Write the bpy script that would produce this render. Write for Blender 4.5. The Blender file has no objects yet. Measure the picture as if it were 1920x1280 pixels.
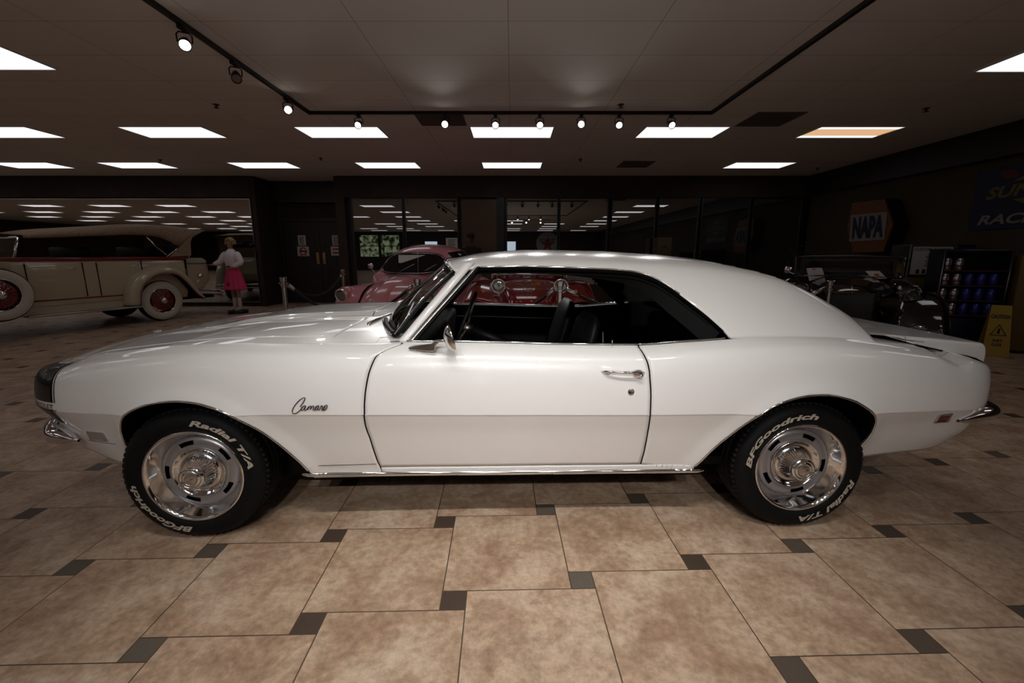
import bpy, bmesh, math, random
import numpy as np
from mathutils import Vector, Matrix, Euler
random.seed(4)
C = bpy.context.scene.collection
PI = math.pi
# ---------------------------------------------------------------- camera model (metres, camera above the origin looking along +Y)
CAM_H, FPX, PITCH = 1.272, 832.0, math.radians(11.1)
cP, sP = math.cos(PITCH), math.sin(PITCH)
CEIL = 3.085
def project(X, Y, Z):
    h = CAM_H - Z
    zc = Y*cP + h*sP
    return 960 + FPX*X/zc, 640 + FPX*(h*cP - Y*sP)/zc
def ray(px, py):
    u, v = (px-960)/FPX, (py-640)/FPX
    return u, cP - sP*v, -sP - cP*v
def at(px, py, Y):
    d = ray(px, py); k = Y/d[1]
    return Vector((d[0]*k, Y, CAM_H + d[2]*k))
def at_z(px, py, Z):
    d = ray(px, py); k = (Z-CAM_H)/d[2]
    return Vector((d[0]*k, d[1]*k, Z))
# ---------------------------------------------------------------- object helpers
def mesh_obj(name, verts, faces, mat=None, parent=None, smooth=True, loc=None, edges=()):
    me = bpy.data.meshes.new(name)
    me.from_pydata([tuple(v) for v in verts], list(edges), [tuple(f) for f in faces])
    me.validate(); me.update()
    if smooth:
        me.polygons.foreach_set('use_smooth', [True]*len(me.polygons))
    o = bpy.data.objects.new(name, me); C.objects.link(o)
    if mat: me.materials.append(mat)
    if parent: o.parent = parent
    if loc: o.location = loc
    return o
def tag(o, label=None, cat=None, group=None, kind=None):
    if label: o['label'] = label
    if cat: o['category'] = cat
    if group: o['group'] = group
    if kind: o['kind'] = kind
    return o
def empty(name, loc=(0,0,0), rz=0, label=None, cat=None, group=None):
    o = bpy.data.objects.new(name, None); C.objects.link(o)
    o.location = loc; o.rotation_euler = (0,0,rz); o.empty_display_size = .1
    return tag(o, label, cat, group)
class MB:
    """collects shapes into one mesh"""
    def __init__(s): s.v=[]; s.f=[]
    def add(s, v, f):
        n=len(s.v); s.v += [tuple(p) for p in v]; s.f += [tuple(i+n for i in q) for q in f]; return s
    def box(s, x0,x1,y0,y1,z0,z1, bev=0, M=None):
        if bev<=0:
            v=[(x,y,z) for z in (z0,z1) for y in (y0,y1) for x in (x0,x1)]
            f=[(0,2,3,1),(4,5,7,6),(0,1,5,4),(2,6,7,3),(0,4,6,2),(1,3,7,5)]
        else:
            bm=bmesh.new(); bmesh.ops.create_cube(bm,size=1)
            for w in bm.verts: w.co=Vector(((x0+x1)/2+w.co.x*(x1-x0),(y0+y1)/2+w.co.y*(y1-y0),(z0+z1)/2+w.co.z*(z1-z0)))
            bmesh.ops.bevel(bm,geom=bm.edges[:],offset=bev,segments=2,profile=.5,affect='EDGES')
            bm.verts.index_update(); v=[tuple(w.co) for w in bm.verts]; f=[[q.index for q in p.verts] for p in bm.faces]; bm.free()
        if M: v=[tuple(M@Vector(p)) for p in v]
        return s.add(v,f)
    def tube(s, pts, r, n=8, closed=False, cap=True):
        pts=[Vector(p) for p in pts]; m=len(pts); rr=r if hasattr(r,'__len__') else [r]*m
        V=[];F=[]; up=None
        for i,p in enumerate(pts):
            a=pts[(i-1)%m] if (closed or i>0) else p; b=pts[(i+1)%m] if (closed or i<m-1) else p
            t=(b-a)
            t = t.normalized() if t.length>1e-9 else Vector((0,0,1))
            if up is None:
                up=Vector((0,0,1)) if abs(t.z)<.9 else Vector((1,0,0))
            x=up-t*up.dot(t)
            if x.length<1e-5: x=t.orthogonal()
            x.normalize(); y=t.cross(x); up=x
            for k in range(n):
                a2=2*PI*k/n; V.append(p+x*(math.cos(a2)*rr[i])+y*(math.sin(a2)*rr[i]))
        for i in range(m if closed else m-1):
            j=(i+1)%m
            for k in range(n):
                l=(k+1)%n; F.append((i*n+k,j*n+k,j*n+l,i*n+l))
        if cap and not closed:
            F.append(tuple(range(n))[::1]); F.append(tuple((m-1)*n+k for k in range(n))[::-1])
        return s.add(V,F)
    def lathe(s, prof, n=48, axis='y', c=(0,0,0), a0=0, a1=2*PI):
        """prof: list of (axial, radius)"""
        full=abs(a1-a0-2*PI)<1e-6; m=n if full else n+1
        V=[];F=[]
        for (h,r) in prof:
            for k in range(m):
                a=a0+(a1-a0)*k/n; ca,sa=math.cos(a)*r,math.sin(a)*r
                p={'y':(ca,h,sa),'z':(ca,sa,h),'x':(h,ca,sa)}[axis]
                V.append((p[0]+c[0],p[1]+c[1],p[2]+c[2]))
        for i in range(len(prof)-1):
            for k in range(n):
                l=(k+1)%m; F.append((i*m+k,(i+1)*m+k,(i+1)*m+l,i*m+l))
        return s.add(V,F)
    def prism(s, poly, d0, d1, plane='xz'):
        """poly in plane, extruded along the remaining axis from d0 to d1"""
        n=len(poly)
        def P(a,b,d): return {'xz':(a,d,b),'xy':(a,b,d),'yz':(d,a,b)}[plane]
        V=[P(a,b,d0) for a,b in poly]+[P(a,b,d1) for a,b in poly]
        F=[tuple(range(n)),tuple(range(2*n-1,n-1,-1))]+[(i,i+n,(i+1)%n+n,(i+1)%n) for i in range(n)]
        return s.add(V,F)
    def grid(s, rows, close=False):
        m=len(rows[0]); V=[p for r in rows for p in r]; F=[]
        for i in range(len(rows)-1):
            for k in range(m if close else m-1):
                l=(k+1)%m; F.append((i*m+k,i*m+l,(i+1)*m+l,(i+1)*m+k))
        return s.add(V,F)
    def ball(s,c,r,n=16,sz=1,sx=1,sy=1):
        return s.add(*_ball(c,r,n,sx,sy,sz))
    def build(s,name,mat,parent=None,smooth=True,auto=None,loc=None):
        o=mesh_obj(name,s.v,s.f,mat,parent,smooth,loc)
        bm=bmesh.new(); bm.from_mesh(o.data); bmesh.ops.recalc_face_normals(bm,faces=bm.faces); bm.to_mesh(o.data); bm.free()
        if auto is not None: sharp(o,auto)
        return o
def _ball(c,r,n,sx,sy,sz):
    V=[];F=[];m=n//2
    for i in range(m+1):
        th=PI*i/m
        for k in range(n):
            a=2*PI*k/n; V.append((c[0]+sx*r*math.sin(th)*math.cos(a),c[1]+sy*r*math.sin(th)*math.sin(a),c[2]+sz*r*math.cos(th)))
    for i in range(m):
        for k in range(n):
            l=(k+1)%n; F.append((i*n+k,(i+1)*n+k,(i+1)*n+l,i*n+l))
    return V,F
def sharp(o,deg=35):
    bm=bmesh.new(); bm.from_mesh(o.data); bmesh.ops.remove_doubles(bm,verts=bm.verts,dist=1e-5)
    for f in bm.faces: f.smooth=True
    for e in bm.edges:
        e.smooth = not (len(e.link_faces)!=2 or e.calc_face_angle(0)>math.radians(deg))
    bm.to_mesh(o.data); bm.free(); return o
def solidify(o,t,off=-1):
    m=o.modifiers.new('solid','SOLIDIFY'); m.thickness=t; m.offset=off; return o
def text_mesh(s, size=1, shear=0, bold=0, extrude=0.0, align='CENTER', sx=1):
    cu=bpy.data.curves.new('t','FONT'); cu.body=s; cu.size=size; cu.shear=shear; cu.offset=bold; cu.extrude=extrude
    cu.align_x=align; cu.align_y='CENTER'; cu.resolution_u=3
    o=bpy.data.objects.new('t',cu); C.objects.link(o)
    dg=bpy.context.evaluated_depsgraph_get(); dg.update()
    me=o.evaluated_get(dg).to_mesh()
    v=[(p.co.x*sx,p.co.y,p.co.z) for p in me.vertices]; f=[tuple(p.vertices) for p in me.polygons]
    o.evaluated_get(dg).to_mesh_clear(); bpy.data.objects.remove(o); bpy.data.curves.remove(cu)
    return v,f
def copy_tree(o,parent=None):
    c=o.copy(); C.objects.link(c)
    if parent: c.parent=parent
    for ch in [q for q in bpy.data.objects if q.parent==o]: copy_tree(ch,c)
    return c
def catmull(pts,t):
    """pts: list of tuples, t in 0..1 -> point"""
    n=len(pts)-1; x=min(max(t,0),1)*n; i=min(int(x),n-1); u=x-i
    p1=pts[i];p2=pts[i+1]
    p0=pts[i-1] if i>0 else tuple(2*a-b for a,b in zip(p1,p2))
    p3=pts[i+2] if i+2<=n else tuple(2*b-a for a,b in zip(p1,p2))
    return tuple(.5*((2*b)+(-a+c)*u+(2*a-5*b+4*c-d)*u*u+(-a+3*b-3*c+d)*u*u*u) for a,b,c,d in zip(p0,p1,p2,p3))
def lerp_tab(tab,x):
    """tab [(x,v..)], smooth pchip-free linear"""
    if x<=tab[0][0]: return tab[0][1]
    for (a,va),(b,vb) in zip(tab,tab[1:]):
        if x<=b: return va+(vb-va)*(x-a)/(b-a)
    return tab[-1][1]
def pchip(tab):
    xs=np.array([t[0] for t in tab],float); ys=np.array([t[1] for t in tab],float)
    h=np.diff(xs); d=np.diff(ys)/h; m=np.zeros(len(xs))
    m[0]=d[0]; m[-1]=d[-1]
    for i in range(1,len(xs)-1):
        if d[i-1]*d[i]>0:
            w1=2*h[i]+h[i-1]; w2=h[i]+2*h[i-1]; m[i]=(w1+w2)/(w1/d[i-1]+w2/d[i])
    def f(x):
        if x<=xs[0]: return float(ys[0])
        if x>=xs[-1]: return float(ys[-1])
        i=int(np.searchsorted(xs,x)-1); t=(x-xs[i])/h[i]
        return float((1+2*t)*(1-t)**2*ys[i]+t*(1-t)**2*h[i]*m[i]+t*t*(3-2*t)*ys[i+1]+t*t*(t-1)*h[i]*m[i+1])
    return f
def resample(pts,n):
    P=[np.array(p,float) for p in pts]; L=[0]
    for a,b in zip(P,P[1:]): L.append(L[-1]+np.linalg.norm(b-a))
    out=[];j=0
    for k in range(n):
        t=L[-1]*k/(n-1)
        while j<len(P)-2 and L[j+1]<t: j+=1
        u=(t-L[j])/max(L[j+1]-L[j],1e-12); out.append(tuple(P[j]*(1-u)+P[j+1]*u))
    return out
def smooth_path(pts,n):
    f=[catmull(pts,k/(200-1)) for k in range(200)]
    return resample(f,n)
# ---------------------------------------------------------------- materials
def mat(name, col=(.5,.5,.5), rough=.5, metal=0, spec=.5, coat=0, coat_r=.03, trans=0, emis=None, es=0, ior=1.5, alpha=1, sheen=0):
    m=bpy.data.materials.new(name); m.use_nodes=True; b=m.node_tree.nodes['Principled BSDF']
    b.inputs['Base Color'].default_value=(*col,1); b.inputs['Roughness'].default_value=rough; b.inputs['Metallic'].default_value=metal
    b.inputs['Specular IOR Level'].default_value=spec; b.inputs['Coat Weight'].default_value=coat; b.inputs['Coat Roughness'].default_value=coat_r
    b.inputs['Transmission Weight'].default_value=trans; b.inputs['IOR'].default_value=ior
    if emis: b.inputs['Emission Color'].default_value=(*emis,1); b.inputs['Emission Strength'].default_value=es
    if sheen: b.inputs['Sheen Weight'].default_value=sheen
    return m
def noise_col(m, c1, c2, scale=5, detail=4, coord='Object', rough=None, bump=0, stretch=(1,1,1)):
    nt=m.node_tree; N=nt.nodes; L=nt.links; b=N['Principled BSDF']
    tc=N.new('ShaderNodeTexCoord'); mp=N.new('ShaderNodeMapping'); mp.inputs['Scale'].default_value=stretch
    nz=N.new('ShaderNodeTexNoise'); nz.inputs['Scale'].default_value=scale; nz.inputs['Detail'].default_value=detail
    cr=N.new('ShaderNodeValToRGB'); cr.color_ramp.elements[0].color=(*c1,1); cr.color_ramp.elements[1].color=(*c2,1)
    cr.color_ramp.elements[0].position=.35; cr.color_ramp.elements[1].position=.65
    L.new(tc.outputs[coord],mp.inputs[0]); L.new(mp.outputs[0],nz.inputs[0]); L.new(nz.outputs[0],cr.inputs[0]); L.new(cr.outputs[0],b.inputs['Base Color'])
    if bump:
        bp=N.new('ShaderNodeBump'); bp.inputs['Strength'].default_value=bump; bp.inputs['Distance'].default_value=.01
        L.new(nz.outputs[0],bp.inputs['Height']); L.new(bp.outputs[0],b.inputs['Normal'])
    return m
SPOT_BACK=44; KEY=0.98

# ================================================================ ROOM
ROOM_X0, ROOM_X1, ROOM_Y0, ROOM_Y1 = -27.0, 7.1, -15.0, 11.0
def floor_material():
    m=bpy.data.materials.new('travertine_tile'); m.use_nodes=True; nt=m.node_tree; N=nt.nodes; L=nt.links; b=N['Principled BSDF']
    def math_(op,a,bb=None,c=None):
        n=N.new('ShaderNodeMath'); n.operation=op
        for i,x in enumerate((a,bb,c)):
            if x is None: continue
            if isinstance(x,(int,float)): n.inputs[i].default_value=x
            else: L.new(x,n.inputs[i])
        return n.outputs[0]
    a_,b_=.4985,.0932; s2=a_*a_+b_*b_
    geo=N.new('ShaderNodeNewGeometry'); sep=N.new('ShaderNodeSeparateXYZ'); L.new(geo.outputs['Position'],sep.inputs[0])
    rot=.0255; ox,oy=-.219,1.446
    X=math_('SUBTRACT',sep.outputs[0],ox); Y=math_('SUBTRACT',sep.outputs[1],oy)
    cr,sr=math.cos(rot),math.sin(rot)
    x=math_('ADD',math_('MULTIPLY',X,cr),math_('MULTIPLY',Y,sr)); y=math_('SUBTRACT',math_('MULTIPLY',Y,cr),math_('MULTIPLY',X,sr))
    # lattice v1=(a,b) v2=(-b,a): nearest small-tile centre gives the pinwheel cell
    i=math_('ROUND',math_('DIVIDE',math_('ADD',math_('MULTIPLY',x,a_),math_('MULTIPLY',y,b_)),s2))
    j=math_('ROUND',math_('DIVIDE',math_('SUBTRACT',math_('MULTIPLY',y,a_),math_('MULTIPLY',x,b_)),s2))
    def local(ii,jj):
        lx=math_('SUBTRACT',x,math_('SUBTRACT',math_('MULTIPLY',ii,a_),math_('MULTIPLY',jj,b_)))
        ly=math_('SUBTRACT',y,math_('ADD',math_('MULTIPLY',ii,b_),math_('MULTIPLY',jj,a_)))
        return lx,ly
    g=.0022
    lx,ly=local(i,j)
    cheb=math_('MAXIMUM',math_('ABSOLUTE',lx),math_('ABSOLUTE',ly))
    small=math_('LESS_THAN',cheb,b_/2-g)
    idx=math_('ADD',math_('MULTIPLY',i,12.9898),math_('MULTIPLY',j,78.233))
    # big tiles: square [b/2 .. b/2+a] x [-b/2.. -b/2+a] right of each small tile
    fi=math_('FLOOR',math_('DIVIDE',math_('ADD',math_('MULTIPLY',x,a_),math_('MULTIPLY',y,b_)),s2))
    fj=math_('FLOOR',math_('DIVIDE',math_('SUBTRACT',math_('MULTIPLY',y,a_),math_('MULTIPLY',x,b_)),s2))
    big=None; bid=None
    for di in (-1,0,1):
        for dj in (-1,0,1):
            ii=math_('ADD',fi,di) ; jj=math_('ADD',fj,dj)
            px,py=local(ii,jj)
            cx=math_('ABSOLUTE',math_('SUBTRACT',px,(a_-b_)/2)); cy=math_('ABSOLUTE',math_('SUBTRACT',py,(a_+b_)/2))
            ins=math_('LESS_THAN',math_('MAXIMUM',cx,cy),a_/2-g)
            tid=math_('MULTIPLY',ins,math_('ADD',math_('MULTIPLY',ii,3.17),math_('MULTIPLY',jj,7.31)))
            big=ins if big is None else math_('MAXIMUM',big,ins)
            bid=tid if bid is None else math_('ADD',bid,tid)
    # tile stone colours
    vadd=N.new('ShaderNodeVectorMath'); vadd.operation='ADD'; comb=N.new('ShaderNodeCombineXYZ'); L.new(bid,comb.inputs[0]); L.new(bid,comb.inputs[2])
    L.new(geo.outputs['Position'],vadd.inputs[0]); L.new(comb.outputs[0],vadd.inputs[1])
    n1=N.new('ShaderNodeTexNoise'); n1.inputs['Scale'].default_value=5; n1.inputs['Detail'].default_value=9; n1.inputs['Roughness'].default_value=.62; n1.inputs['Distortion'].default_value=.35
    n2=N.new('ShaderNodeTexNoise'); n2.inputs['Scale'].default_value=34; n2.inputs['Detail'].default_value=6; n2.inputs['Roughness'].default_value=.7
    for n in (n1,n2): L.new(vadd.outputs[0],n.inputs['Vector'])
    cr1=N.new('ShaderNodeValToRGB'); e=cr1.color_ramp.elements; e[0].position=.34; e[0].color=(.335,.215,.145,1); e[1].position=.66; e[1].color=(.57,.44,.335,1)
    el=cr1.color_ramp.elements.new(.5); el.color=(.45,.32,.225,1)
    L.new(n1.outputs[0],cr1.inputs[0])
    mx=N.new('ShaderNodeMix'); mx.data_type='RGBA'; mx.blend_type='OVERLAY'; mx.inputs[0].default_value=.8
    cr2=N.new('ShaderNodeValToRGB'); cr2.color_ramp.elements[0].position=.33; cr2.color_ramp.elements[0].color=(.34,.33,.31,1); cr2.color_ramp.elements[1].position=.67; cr2.color_ramp.elements[1].color=(.66,.65,.63,1)
    L.new(n2.outputs[0],cr2.inputs[0]); L.new(cr1.outputs[0],mx.inputs[6]); L.new(cr2.outputs[0],mx.inputs[7])
    # small dark tiles, per tile tint
    rnd=math_('FRACT',math_('MULTIPLY',math_('SINE',idx),43758.5))
    cr3=N.new('ShaderNodeValToRGB'); cr3.color_ramp.elements[0].color=(.055,.030,.020,1); cr3.color_ramp.elements[1].color=(.135,.115,.09,1)
    L.new(math_('ADD',math_('MULTIPLY',rnd,.75),math_('MULTIPLY',n2.outputs[0],.35)),cr3.inputs[0])
    m1=N.new('ShaderNodeMix'); m1.data_type='RGBA'; m1.inputs[6].default_value=(.075,.05,.033,1); L.new(big,m1.inputs[0]); L.new(mx.outputs[2],m1.inputs[7])
    m2=N.new('ShaderNodeMix'); m2.data_type='RGBA'; L.new(small,m2.inputs[0]); L.new(m1.outputs[2],m2.inputs[6]); L.new(cr3.outputs[0],m2.inputs[7])
    L.new(m2.outputs[2],b.inputs['Base Color'])
    b.inputs['Roughness'].default_value=.42; b.inputs['Specular IOR Level'].default_value=.35
    hgt=math_('ADD',math_('MULTIPLY',math_('MAXIMUM',big,small),.6),math_('MULTIPLY',n2.outputs[0],.12))
    bp=N.new('ShaderNodeBump'); bp.inputs['Strength'].default_value=.35; bp.inputs['Distance'].default_value=.004; L.new(hgt,bp.inputs['Height']); L.new(bp.outputs[0],b.inputs['Normal'])
    return m
def ceiling_material():
    m=mat('ceiling_tile',(.62,.58,.54),.8,spec=.2); nt=m.node_tree; N=nt.nodes; L=nt.links; b=N['Principled BSDF']
    geo=N.new('ShaderNodeNewGeometry'); mp=N.new('ShaderNodeMapping'); mp.inputs['Location'].default_value=(.03,-.28,0)
    br=N.new('ShaderNodeTexBrick'); br.offset=0; br.inputs['Scale'].default_value=1; br.inputs['Brick Width'].default_value=1.22; br.inputs['Row Height'].default_value=.61
    br.inputs['Mortar Size'].default_value=.0035; br.inputs['Mortar Smooth'].default_value=.3
    br.inputs['Color1'].default_value=(.74,.69,.65,1); br.inputs['Color2'].default_value=(.78,.73,.69,1); br.inputs['Mortar'].default_value=(.36,.32,.29,1)
    L.new(geo.outputs['Position'],mp.inputs[0]); L.new(mp.outputs[0],br.inputs['Vector']); L.new(br.outputs[0],b.inputs['Base Color'])
    return m
M_floor=floor_material(); M_ceil=ceiling_material()
M_wall=noise_col(mat('brown_wall_paint',(.05,.03,.02),.7,spec=.2),(.040,.026,.019),(.050,.033,.024),3)
M_wall2=noise_col(mat('olive_wall_paint',(.05,.03,.02),.75,spec=.2),(.050,.038,.022),(.060,.046,.028),3)
M_trim=mat('dark_brown_trim',(.018,.010,.008),.5)
M_dark=mat('dark_metal',(.008,.008,.009),.4)
M_blackgloss=mat('black_track_enamel',(.004,.004,.004),.35)
M_chrome=mat('chrome',(.82,.82,.83),.07,metal=1)
M_steel=mat('brushed_steel',(.5,.49,.47),.28,metal=1)
def structure(o): o['kind']='structure'; return o
def slab(name,x0,x1,y0,y1,z0,z1,m): return structure(MB().box(x0,x1,y0,y1,z0,z1).build(name,m,smooth=False))
slab('floor',ROOM_X0,ROOM_X1,ROOM_Y0,ROOM_Y1+1.2,-.1,0,M_floor)
slab('ceiling',ROOM_X0,ROOM_X1,ROOM_Y0,ROOM_Y1+1.2,CEIL,CEIL+.12,M_ceil)
slab('wall_left',ROOM_X0-.15,ROOM_X0,ROOM_Y0,ROOM_Y1,0,CEIL,M_wall)
slab('wall_right',ROOM_X1,ROOM_X1+.15,ROOM_Y0,ROOM_Y1,0,CEIL,M_wall2)
slab('wall_front',ROOM_X0,ROOM_X1,ROOM_Y0-.15,ROOM_Y0,0,CEIL,M_wall)
# ---- back wall: mirror wall at left, recessed double door, glazed office front at right
ZB=2.62                                  # underside of the bulkhead
xa=at(480,460,ROOM_Y1).x; xb=at(642,460,ROOM_Y1).x
slab('trim_1',ROOM_X0,xa,ROOM_Y1-.02,ROOM_Y1+.25,ZB-.02,CEIL,M_wall)
slab('trim_2',xb,ROOM_X1,ROOM_Y1-.02,ROOM_Y1+.25,ZB-.02,CEIL,M_wall)
slab('wall_back',ROOM_X0,xa-.0,ROOM_Y1+.06,ROOM_Y1+.25,0,ZB-.02,M_wall)
slab('wall_recess_left',xa,xa+.1,ROOM_Y1,ROOM_Y1+1.0,0,CEIL,M_wall)
slab('wall_recess_right',xb-.1,xb+.12,ROOM_Y1,ROOM_Y1+1.0,0,CEIL,M_wall)
slab('wall_recess_back',xa,xb,ROOM_Y1+.98,ROOM_Y1+1.15,0,CEIL,M_wall)
slab('trim_3',xa+.1,xb-.1,ROOM_Y1+.75,ROOM_Y1+.98,ZB-.05,CEIL,M_trim)
M_mirror=mat('mirror_glass',(.62,.62,.60),.015,metal=1)
mir=MB().box(ROOM_X0+.05,xa-.06,ROOM_Y1+.03,ROOM_Y1+.06,.12,ZB-.06).build('wall_mirror',M_mirror,smooth=False)
tag(mir,'large frameless mirror covering the back wall behind the cream touring car','mirror')
fr=MB()
for z0,z1,x0,x1 in ((ZB-.06,ZB-.045,ROOM_X0+.05,xa-.045),(.10,.12,ROOM_X0+.05,xa-.045)): fr.box(x0,x1,ROOM_Y1+.02,ROOM_Y1+.06,z0,z1)
fr.box(xa-.06,xa-.045,ROOM_Y1+.02,ROOM_Y1+.06,.10,ZB-.045)
fr.build('mirror_edge',M_steel,mir,smooth=False)
# double door
M_door=noise_col(mat('dark_door_wood',(.03,.02,.015),.5),(.016,.010,.008),(.024,.015,.011),6)
dy=ROOM_Y1+.93; dmid=at(601,470,dy).x
M_brass=mat('brass',(.75,.55,.25),.25,metal=1)
M_paper=mat('paper_white',(.62,.58,.53),.8)
M_ink=mat('ink_black',(.02,.015,.015),.7)
M_inkred=mat('ink_red',(.35,.03,.03),.7)
for k,sx in enumerate((-1,1)):
    x0,x1=(dmid-.92,dmid-.004) if sx<0 else (dmid+.004,dmid+.92)
    d=structure(MB().box(x0,x1,dy,dy+.045,.01,2.1).build('door_%d'%(k+1),M_door,smooth=False))
    hp=MB().box(*( (x1-.115,x1-.045) if sx<0 else (x0+.045,x0+.115)),dy-.008,dy,1.02,1.32).build('push_plate',M_brass,d,smooth=False)
    hx=(x1-.08) if sx<0 else (x0+.08)
    MB().tube([(hx,dy-.01,1.30),(hx,dy-.05,1.28),(hx,dy-.05,1.06),(hx,dy-.01,1.04)],.008).build('door_handle',M_brass,d)
    pm=MB()
    for (a,b2,c,e) in ((.12,.8,.15,.95),(.12,.8,1.1,1.95)):
        xx0=x0+a;xx1=x0+b2
        pm.box(xx0,xx1,dy-.006,dy,c,c+.02).box(xx0,xx1,dy-.006,dy,e-.02,e).box(xx0,xx0+.02,dy-.006,dy,c,e).box(xx1-.02,xx1,dy-.006,dy,c,e)
    pm.build('panel_moulding',M_door,d,smooth=False)
fr=MB()
fr.box(dmid-1.02,dmid-.93,dy-.03,dy+.05,0,2.2).box(dmid+.93,dmid+1.02,dy-.03,dy+.05,0,2.2).box(dmid-.93,dmid+.93,dy-.03,dy+.05,2.11,2.2)
structure(fr.build('trim_4',M_trim,smooth=False))
def sheet(px0,py0,px1,py1,Y,label,lines=5,big=False,col=None,ring=False,name='notice',group=None):
    a=at(px0,py0,Y-.004); b=at(px1,py1,Y-.004)
    o=MB().box(a.x,b.x,Y-.004,Y-.001,b.z,a.z).build(name,col or M_paper,smooth=False)
    tag(o,label,'notice',group)
    w=b.x-a.x; h=a.z-b.z; q=MB()
    if ring:
        q.lathe([(Y-.006,h*.30),(Y-.0065,h*.36),(Y-.006,h*.42)],24,'y',((a.x+b.x)/2,0,(a.z+b.z)/2))
        q.box((a.x+b.x)/2-w*.28,(a.x+b.x)/2+w*.28,Y-.0065,Y-.0055,(a.z+b.z)/2-.008,(a.z+b.z)/2+.012,M=Matrix.Translation(Vector(((a.x+b.x)/2,Y,(a.z+b.z)/2)))@Matrix.Rotation(math.radians(45),4,'Y')@Matrix.Translation(-Vector(((a.x+b.x)/2,Y,(a.z+b.z)/2))))
        q.build('no_entry_ring',M_inkred,o,smooth=False)
        r=MB(); r.box(a.x+w*.25,b.x-w*.25,Y-.006,Y-.0045,b.z+h*.42,b.z+h*.58).box(a.x+w*.15,b.x-w*.15,Y-.006,Y-.0045,b.z+h*.08,b.z+h*.14); r.build('print',M_ink,o,smooth=False)
    else:
        for i in range(lines):
            z=a.z-h*(.16+.7*i/max(lines-1,1)) if not big else a.z-h*(.3+.4*i); t=h*(.09 if big else .03)
            if big: MB().box(a.x+w*.15,b.x-w*(.15+.05*i),Y-.006,Y-.0045,z-t,z+t).build('print_line',M_inkred,o,smooth=False); continue
            q.box(a.x+w*.15,b.x-w*(.15+.12*((i*7)%3)/2),Y-.006,Y-.0045,z-t,z+t)
        if not big: q.build('print',M_ink,o,smooth=False)
    return o
sheet(558,441,574,460,dy,'white typed page above the crossed-out sign on left door leaf',7)
sheet(622,441,637,460,dy,'white typed page above the red lettered sign on right door leaf',6)
sheet(557,462,580,480,dy,'white sign with red crossed ring on left leaf of the double door',ring=True)
sheet(620,462,643,479,dy,'white sign with two bold lines on right leaf of the double door',2,True)
# ---- glazed front
M_glass=mat('dark_reflective_glass',(.012,.012,.013),.01,spec=1.0,ior=2.5)
gy=ROOM_Y1+.05
def gl(px0,px1,idx,m=M_glass,zb=.55,zt=ZB-.05):
    x0=at(px0,440,gy).x; x1=at(px1,440,gy).x
    o=MB().box(x0,x1,gy,gy+.02,zb,zt).build('window_%d'%idx,m,smooth=False); structure(o)
    f=MB(); t=.03
    f.box(x0-t,x1+t,gy-.03,gy+.03,zt,zt+t).box(x0-t,x1+t,gy-.03,gy+.03,zb-t,zb).box(x0-t,x0,gy-.03,gy+.03,zb,zt).box(x1,x1+t,gy-.03,gy+.03,zb,zt)
    f.build('window_frame',M_dark,o,smooth=False); return o
for k,(a,b) in enumerate(((664,756),(762,858),(951,1044),(1050,1137),(1146,1225),(1233,1305),(1313,1400),(1407,1496))): gl(a,b,k+1)
slab('wall_back_sill',xb,ROOM_X1,ROOM_Y1+.02,ROOM_Y1+.10,0,.52,M_wall)
slab('wall_back_inner',xb,ROOM_X1,ROOM_Y1+.12,ROOM_Y1+.2,0,ZB,M_trim)
M_brownpanel=noise_col(mat('brown_door_laminate',(.1,.05,.02),.5),(.075,.038,.016),(.095,.05,.022),2)
xo0=at(866,440,gy).x; xo1=at(932,440,gy).x
structure(MB().box(xo0,xo1,gy-.02,gy+.03,.02,ZB-.06).build('door_3',M_brownpanel,smooth=False))
slab('trim_5',xo1,at(946,440,gy).x,gy-.05,gy+.05,0,ZB-.02,M_dark)
# paper on the glass
sheet(836,446,858,466,gy-.001,'pale paper notice taped inside the window beside the brown office door',6)
# beam along the right wall under the ceiling
slab('trim_6',ROOM_X1-.12,ROOM_X1,ROOM_Y0,ROOM_Y1-.02,ZB+.02,CEIL,M_trim)
# baseboards
slab('baseboard_right',ROOM_X1-.02,ROOM_X1,ROOM_Y0,ROOM_Y1-.02,0,.12,M_dark)
# ---------------------------------------------------------------- ceiling fixtures
def emit(name,col,s):
    m=bpy.data.materials.new(name); m.use_nodes=True; nt=m.node_tree; nt.nodes.clear()
    e=nt.nodes.new('ShaderNodeEmission'); e.inputs[0].default_value=(*col,1); e.inputs[1].default_value=s
    o=nt.nodes.new('ShaderNodeOutputMaterial'); nt.links.new(e.outputs[0],o.inputs[0]); return m

# ---------------------------------------------------------------- lights
M_panel=emit('fluorescent_diffuser',(1,.965,1.0),1.25)
M_panel_amber=emit('aged_fluorescent_diffuser',(1,.60,.33),.75)
M_white_frame=mat('white_enamel',(.7,.68,.65),.5)
def ceiling_light(cx,y0,label,amber=False,group='fluorescent ceiling panels'):
    w,d=1.2,.6
    e=empty('ceiling_light',(cx,y0+d/2,CEIL-.012),0,label,'ceiling light',group)
    f=MB(); t=.012
    f.box(-w/2-t,w/2+t,-d/2-t,-d/2,-.006,.010).box(-w/2-t,w/2+t,d/2,d/2+t,-.006,.010).box(-w/2-t,-w/2,-d/2,d/2,-.006,.010).box(w/2,w/2+t,-d/2,d/2,-.006,.010)
    f.build('frame',M_white_frame,e,smooth=False)
    if not amber: MB().box(-w/2,w/2,-d/2,d/2,.000,.006).build('diffuser',M_panel,e,smooth=False)
    else:
        MB().box(-w/2,w/2,-d/2,d/2,.002,.006).build('diffuser',M_panel_amber,e,smooth=False)
        MB().box(-w/2,w/2,-d/2,-d/2+.13,.0005,.0018).box(-w/2,w/2,d/2-.10,d/2,.0005,.0018).build('lit_tube_strip',M_panel,e,smooth=False)
    return e
RA,RB,RC=6.86,9.38,4.34
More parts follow.
